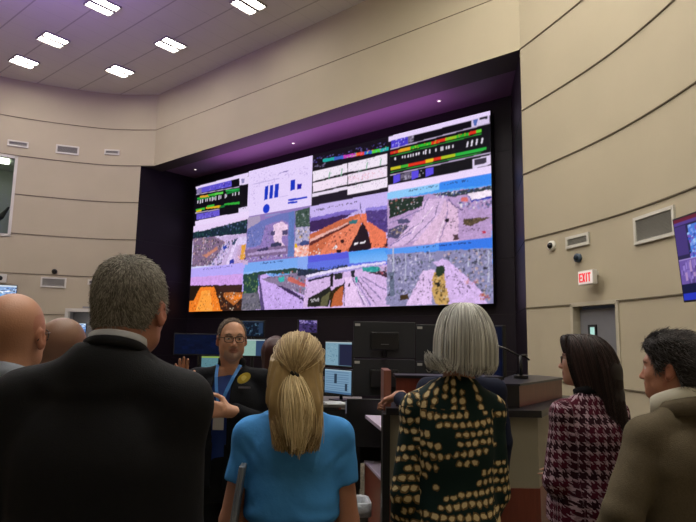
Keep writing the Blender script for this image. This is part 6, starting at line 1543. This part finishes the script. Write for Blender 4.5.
p.trousers(M_blk)
p.band('jacket_collar', M_blk, p.nb+[0, 0, .035], .058, .062, .03, .006, tilt=-.25)
p.glasses(mat('dark_glasses', '2a2422', .3, metal=.3), .024, .017, .002)
R = np.random.default_rng(31); zc = p.hc[2]
M_bh = 'hair'
S = Sdf(); S.ell(p.toW((0, -.020, .030)), np.array((.084, .098, .094))*p.hs, p.R, k=.03)
bk = p.toW((0, -.085, -.05)); b2 = p.toW((0, -.10, -.16)); b3 = p.toW((0, -.135, -.34))
S.cap(p.toW((0, -.045, 0)), bk, .074, .070, k=.03); S.cap(bk, b2, .066, .060, k=.03); S.cap(b2, b3, .056, .032, k=.03)
S.mod(lambda X, Y, Z, D: D+.0022*fnoise(X, Y, Z*.1, 160, 3, 7))
def cutface(X, Y, Z, D):
    L = (np.stack([X, Y, Z], -1)-p.hc)@p.R/p.hs; return np.maximum(D, np.minimum((L[..., 1]-.058)*1.0, .055-L[..., 2]))
S.mod(cutface)
V, F = S.mesh(.006); np_mesh('hair', V, F, M_hair, p.root, np.tile(lin('1c1315'), (len(V), 1)))
n = 2400; az = PI+R.uniform(-2.45, 2.45, n); a_ = az-PI; xs, ys = np.sin(a_), -np.cos(a_); lay = R.uniform(.9, 1.10, n)
top = p.toW(np.stack([R.normal(0, .01, n), R.uniform(-.03, .07, n), np.full(n, .128)], 1))
def LL(x, y, z): return p.toW(np.stack([x, y, z+0*x], 1))
m1 = LL(xs*.105*lay, -.012+ys*.118*lay, .12); m2 = LL(xs*.105*lay, -.032+ys*.128*lay, .0); e1 = LL(xs*.088*lay, -.052+ys*.108*lay, -.11)
Pa = bez(top, m1, m2, e1, 12); ln = R.uniform(-.42, -.27, n)
e2 = LL(xs*.082*lay, -.068+ys*.100*lay, -.19); e3 = p.toW(np.stack([xs*.055+R.normal(0, .014, n), -.102+ys*.078*lay, ln], 1))
P = np.concatenate([Pa, bez(e1, e1+(e1-Pa[:, -2])*1.5, e2, e3, 9)[:, 1:]], 1)
tubes('hair_strands', P, np.tile(np.linspace(.0021, .001, 20), (n, 1)), M_hair, p.root, strandcols(R, n, '4a3634', '120c0e', 1.6), 4, p.hc, .6)
# fringe in front of the brow
n = 260; a2 = R.uniform(-1.0, 1.0, n); top = p.toW(np.stack([R.normal(0, .01, n), R.uniform(.0, .06, n), np.full(n, .122)], 1))
P = bez(top, LL(np.sin(a2)*.07, .07+.05*np.cos(a2), .135), LL(np.sin(a2)*.088, .025+.082*np.cos(a2), .09), LL(np.sin(a2)*.092, .02+.080*np.cos(a2)*.9, .035), 10)
tubes('fringe', P, np.tile(np.linspace(.0019, .001, 10), (n, 1)), M_hair, p.root, strandcols(R, n, '3a2a2a', '140d10', 1.4), 4, p.hc, .6)

# 9 man in olive blazer, right edge
M_olive = mat('olive_tweed_blazer', '595040', .9, noise=.10, nscale=160, bump=.2, bscale=300, spec=.15)
p = Person('person', 'dark-haired man in olive tweed blazer and white collar at the right edge', 1.14, 2.0, math.radians(18), 1.625, head=(0, .03, 0), hyaw=.52, headscale=.97, sw=.160, skin='b07a62', jaw=1.05,
           arms={-1: ((-.275, -.01, 1.07), (-.27, .12, .86)), 1: ((.235, .0, 1.07), (.22, .12, .86))})
p.garment('blazer', jacket_tab(1.625, .925, .2, .20, .195, .205, .145, .76), M_olive, 'long', (.060, .062, .052), shr=.054, trap=.035, slope=-.02, neck=.066, fold=.003, fseed=8, k=.04, ks=.014)
p.band('shirt_collar', mat('cream_shirt', 'd0ccba', .7), p.nb+[0, .022, .045], .062, .082, .045, .005, tilt=-.36, fold=.014)
p.band('blazer_collar', M_olive, p.nb+[0, -.006, .020], .070, .074, .040, .008, tilt=-.30, gap=1.4, fold=.012)
p.trousers(M_blk)
def th9(x, y, z): return .014+.012*np.clip((z-.0)/.09, 0, 1)-.007*np.clip((-.03-z)/.04, 0, 1)
o, V, F = p.cap_hair('hair', M_hair, th9, .0, .0030, ('24201f', '0e0d0e'), 60, 7)
def comb_back(L): x, y, z = L.T; return np.stack([x*2, -1+0*x, -.35-z*3], 1)
p.fuzz('hair_strands', V, F, M_hair, 6000, .024, comb_back, .18, ('5a5452', '141214'), .0010, 6)

# 10 woman with dark red hair beyond the blonde head
p = Person('person', 'person with dark reddish hair standing behind the blonde woman, only the hair visible', -.475, 3.9, 0, 1.61, female=True, sw=.16, skin='b07e68')
p.garment('dark_top', jacket_tab(1.61, .915, .18, .17, .165, .175, .125, .85), M_blk, 'long', (.05, .045, .04)); p.trousers(M_blk)
R = np.random.default_rng(41); S = Sdf(); S.ell(p.toW((0, -.02, .034)), np.array((.088, .105, .098))*p.hs, p.R, k=.03); S.cap(p.toW((0, -.05, 0)), p.toW((0, -.075, -.15)), .088, .075, k=.04)
S.mod(lambda X, Y, Z, D: D+.003*fnoise(X, Y, Z*.1, 150, 3, 7)); V, F = S.mesh(.007); np_mesh('hair', V, F, M_hair, p.root, np.tile(lin('38171a'), (len(V), 1)))

# small pieces belong to the garment or hair they sit on
for r in [o for o in C.objects if o.type == 'EMPTY' and o.get('category') == 'person']:
    kids = {c.name.split('.')[0]: c for c in r.children}
    main = next((kids[k] for k in ('suit_jacket', 'jacket', 'blazer', 'houndstooth_jacket', 'shirt', 'blouse', 'printed_jacket') if k in kids), None)
    for c in list(r.children):
        k = c.name.split('.')[0]
        if k in ('hair_strands', 'upper_hair_strands', 'lower_hair_strands', 'tied_hair_tail', 'fringe', 'hair_clip') and 'hair' in kids: c.parent = kids['hair']
        elif k in ('jacket_collar', 'blazer_collar', 'emblem', 'name_strip') and main: c.parent = main
        elif k == 'shirt_collar' and k in kids: c.parent = kids.get('polo_shirt', kids.get('shirt', main))
        elif k == 'id_badge' and 'lanyard' in kids: c.parent = kids['lanyard']

# ------------------------------------------------------------------ light, world, camera
w = bpy.data.worlds.new('world'); bpy.context.scene.world = w; w.use_nodes = True
w.node_tree.nodes['Background'].inputs['Color'].default_value = (.01, .01, .012, 1)
def area(name, loc, target, size, energy, col, sy=None):
    l = bpy.data.lights.new(name, 'AREA'); l.energy = energy; l.color = col; l.size = size
    if sy: l.shape = 'RECTANGLE'; l.size_y = sy
    o = bpy.data.objects.new(name, l); C.objects.link(o); o.location = loc
    o.rotation_euler = (Vector(target)-Vector(loc)).to_track_quat('-Z', 'Y').to_euler(); return o
for _l in FILL_LAMPS: area(*_l)
_c = bpy.data.objects['soffit_fill']; _p = nv*10.75+dv*(sL+sR)*.5; _c.location = (_p.x, _p.y, 6.0)
_c.matrix_world = Matrix(((dv.x, -nv.x, 0, _p.x), (dv.y, -nv.y, 0, _p.y), (0, 0, -1, 6.2), (0, 0, 0, 1)))
_c.matrix_world = Matrix(((dv.x, nv.x, 0, _p.x), (dv.y, nv.y, 0, _p.y), (0, 0, -1, 6.35), (0, 0, 0, 1)))
cam = bpy.data.cameras.new('camera'); co = bpy.data.objects.new('camera', cam); C.objects.link(co)
cam.sensor_width = 36; cam.lens = 575/696*36; cam.clip_end = 200; cam.clip_start = .05
pt, rl = .136, .0175
cx = Vector((1, 0, 0)); fw = Vector((0, math.cos(pt), math.sin(pt))); up = Vector((0, -math.sin(pt), math.cos(pt)))
X = cx*math.cos(rl)+up*math.sin(rl); Y = -cx*math.sin(rl)+up*math.cos(rl)
mw = Matrix(((X.x, Y.x, -fw.x, 0), (X.y, Y.y, -fw.y, 0), (X.z, Y.z, -fw.z, 1.6), (0, 0, 0, 1))); co.matrix_world = mw
sc = bpy.context.scene; sc.camera = co
sc.view_settings.view_transform = 'Standard'; sc.view_settings.look = 'None'; sc.view_settings.gamma = 1; sc.view_settings.exposure = 0; sc.view_settings.use_curve_mapping = False
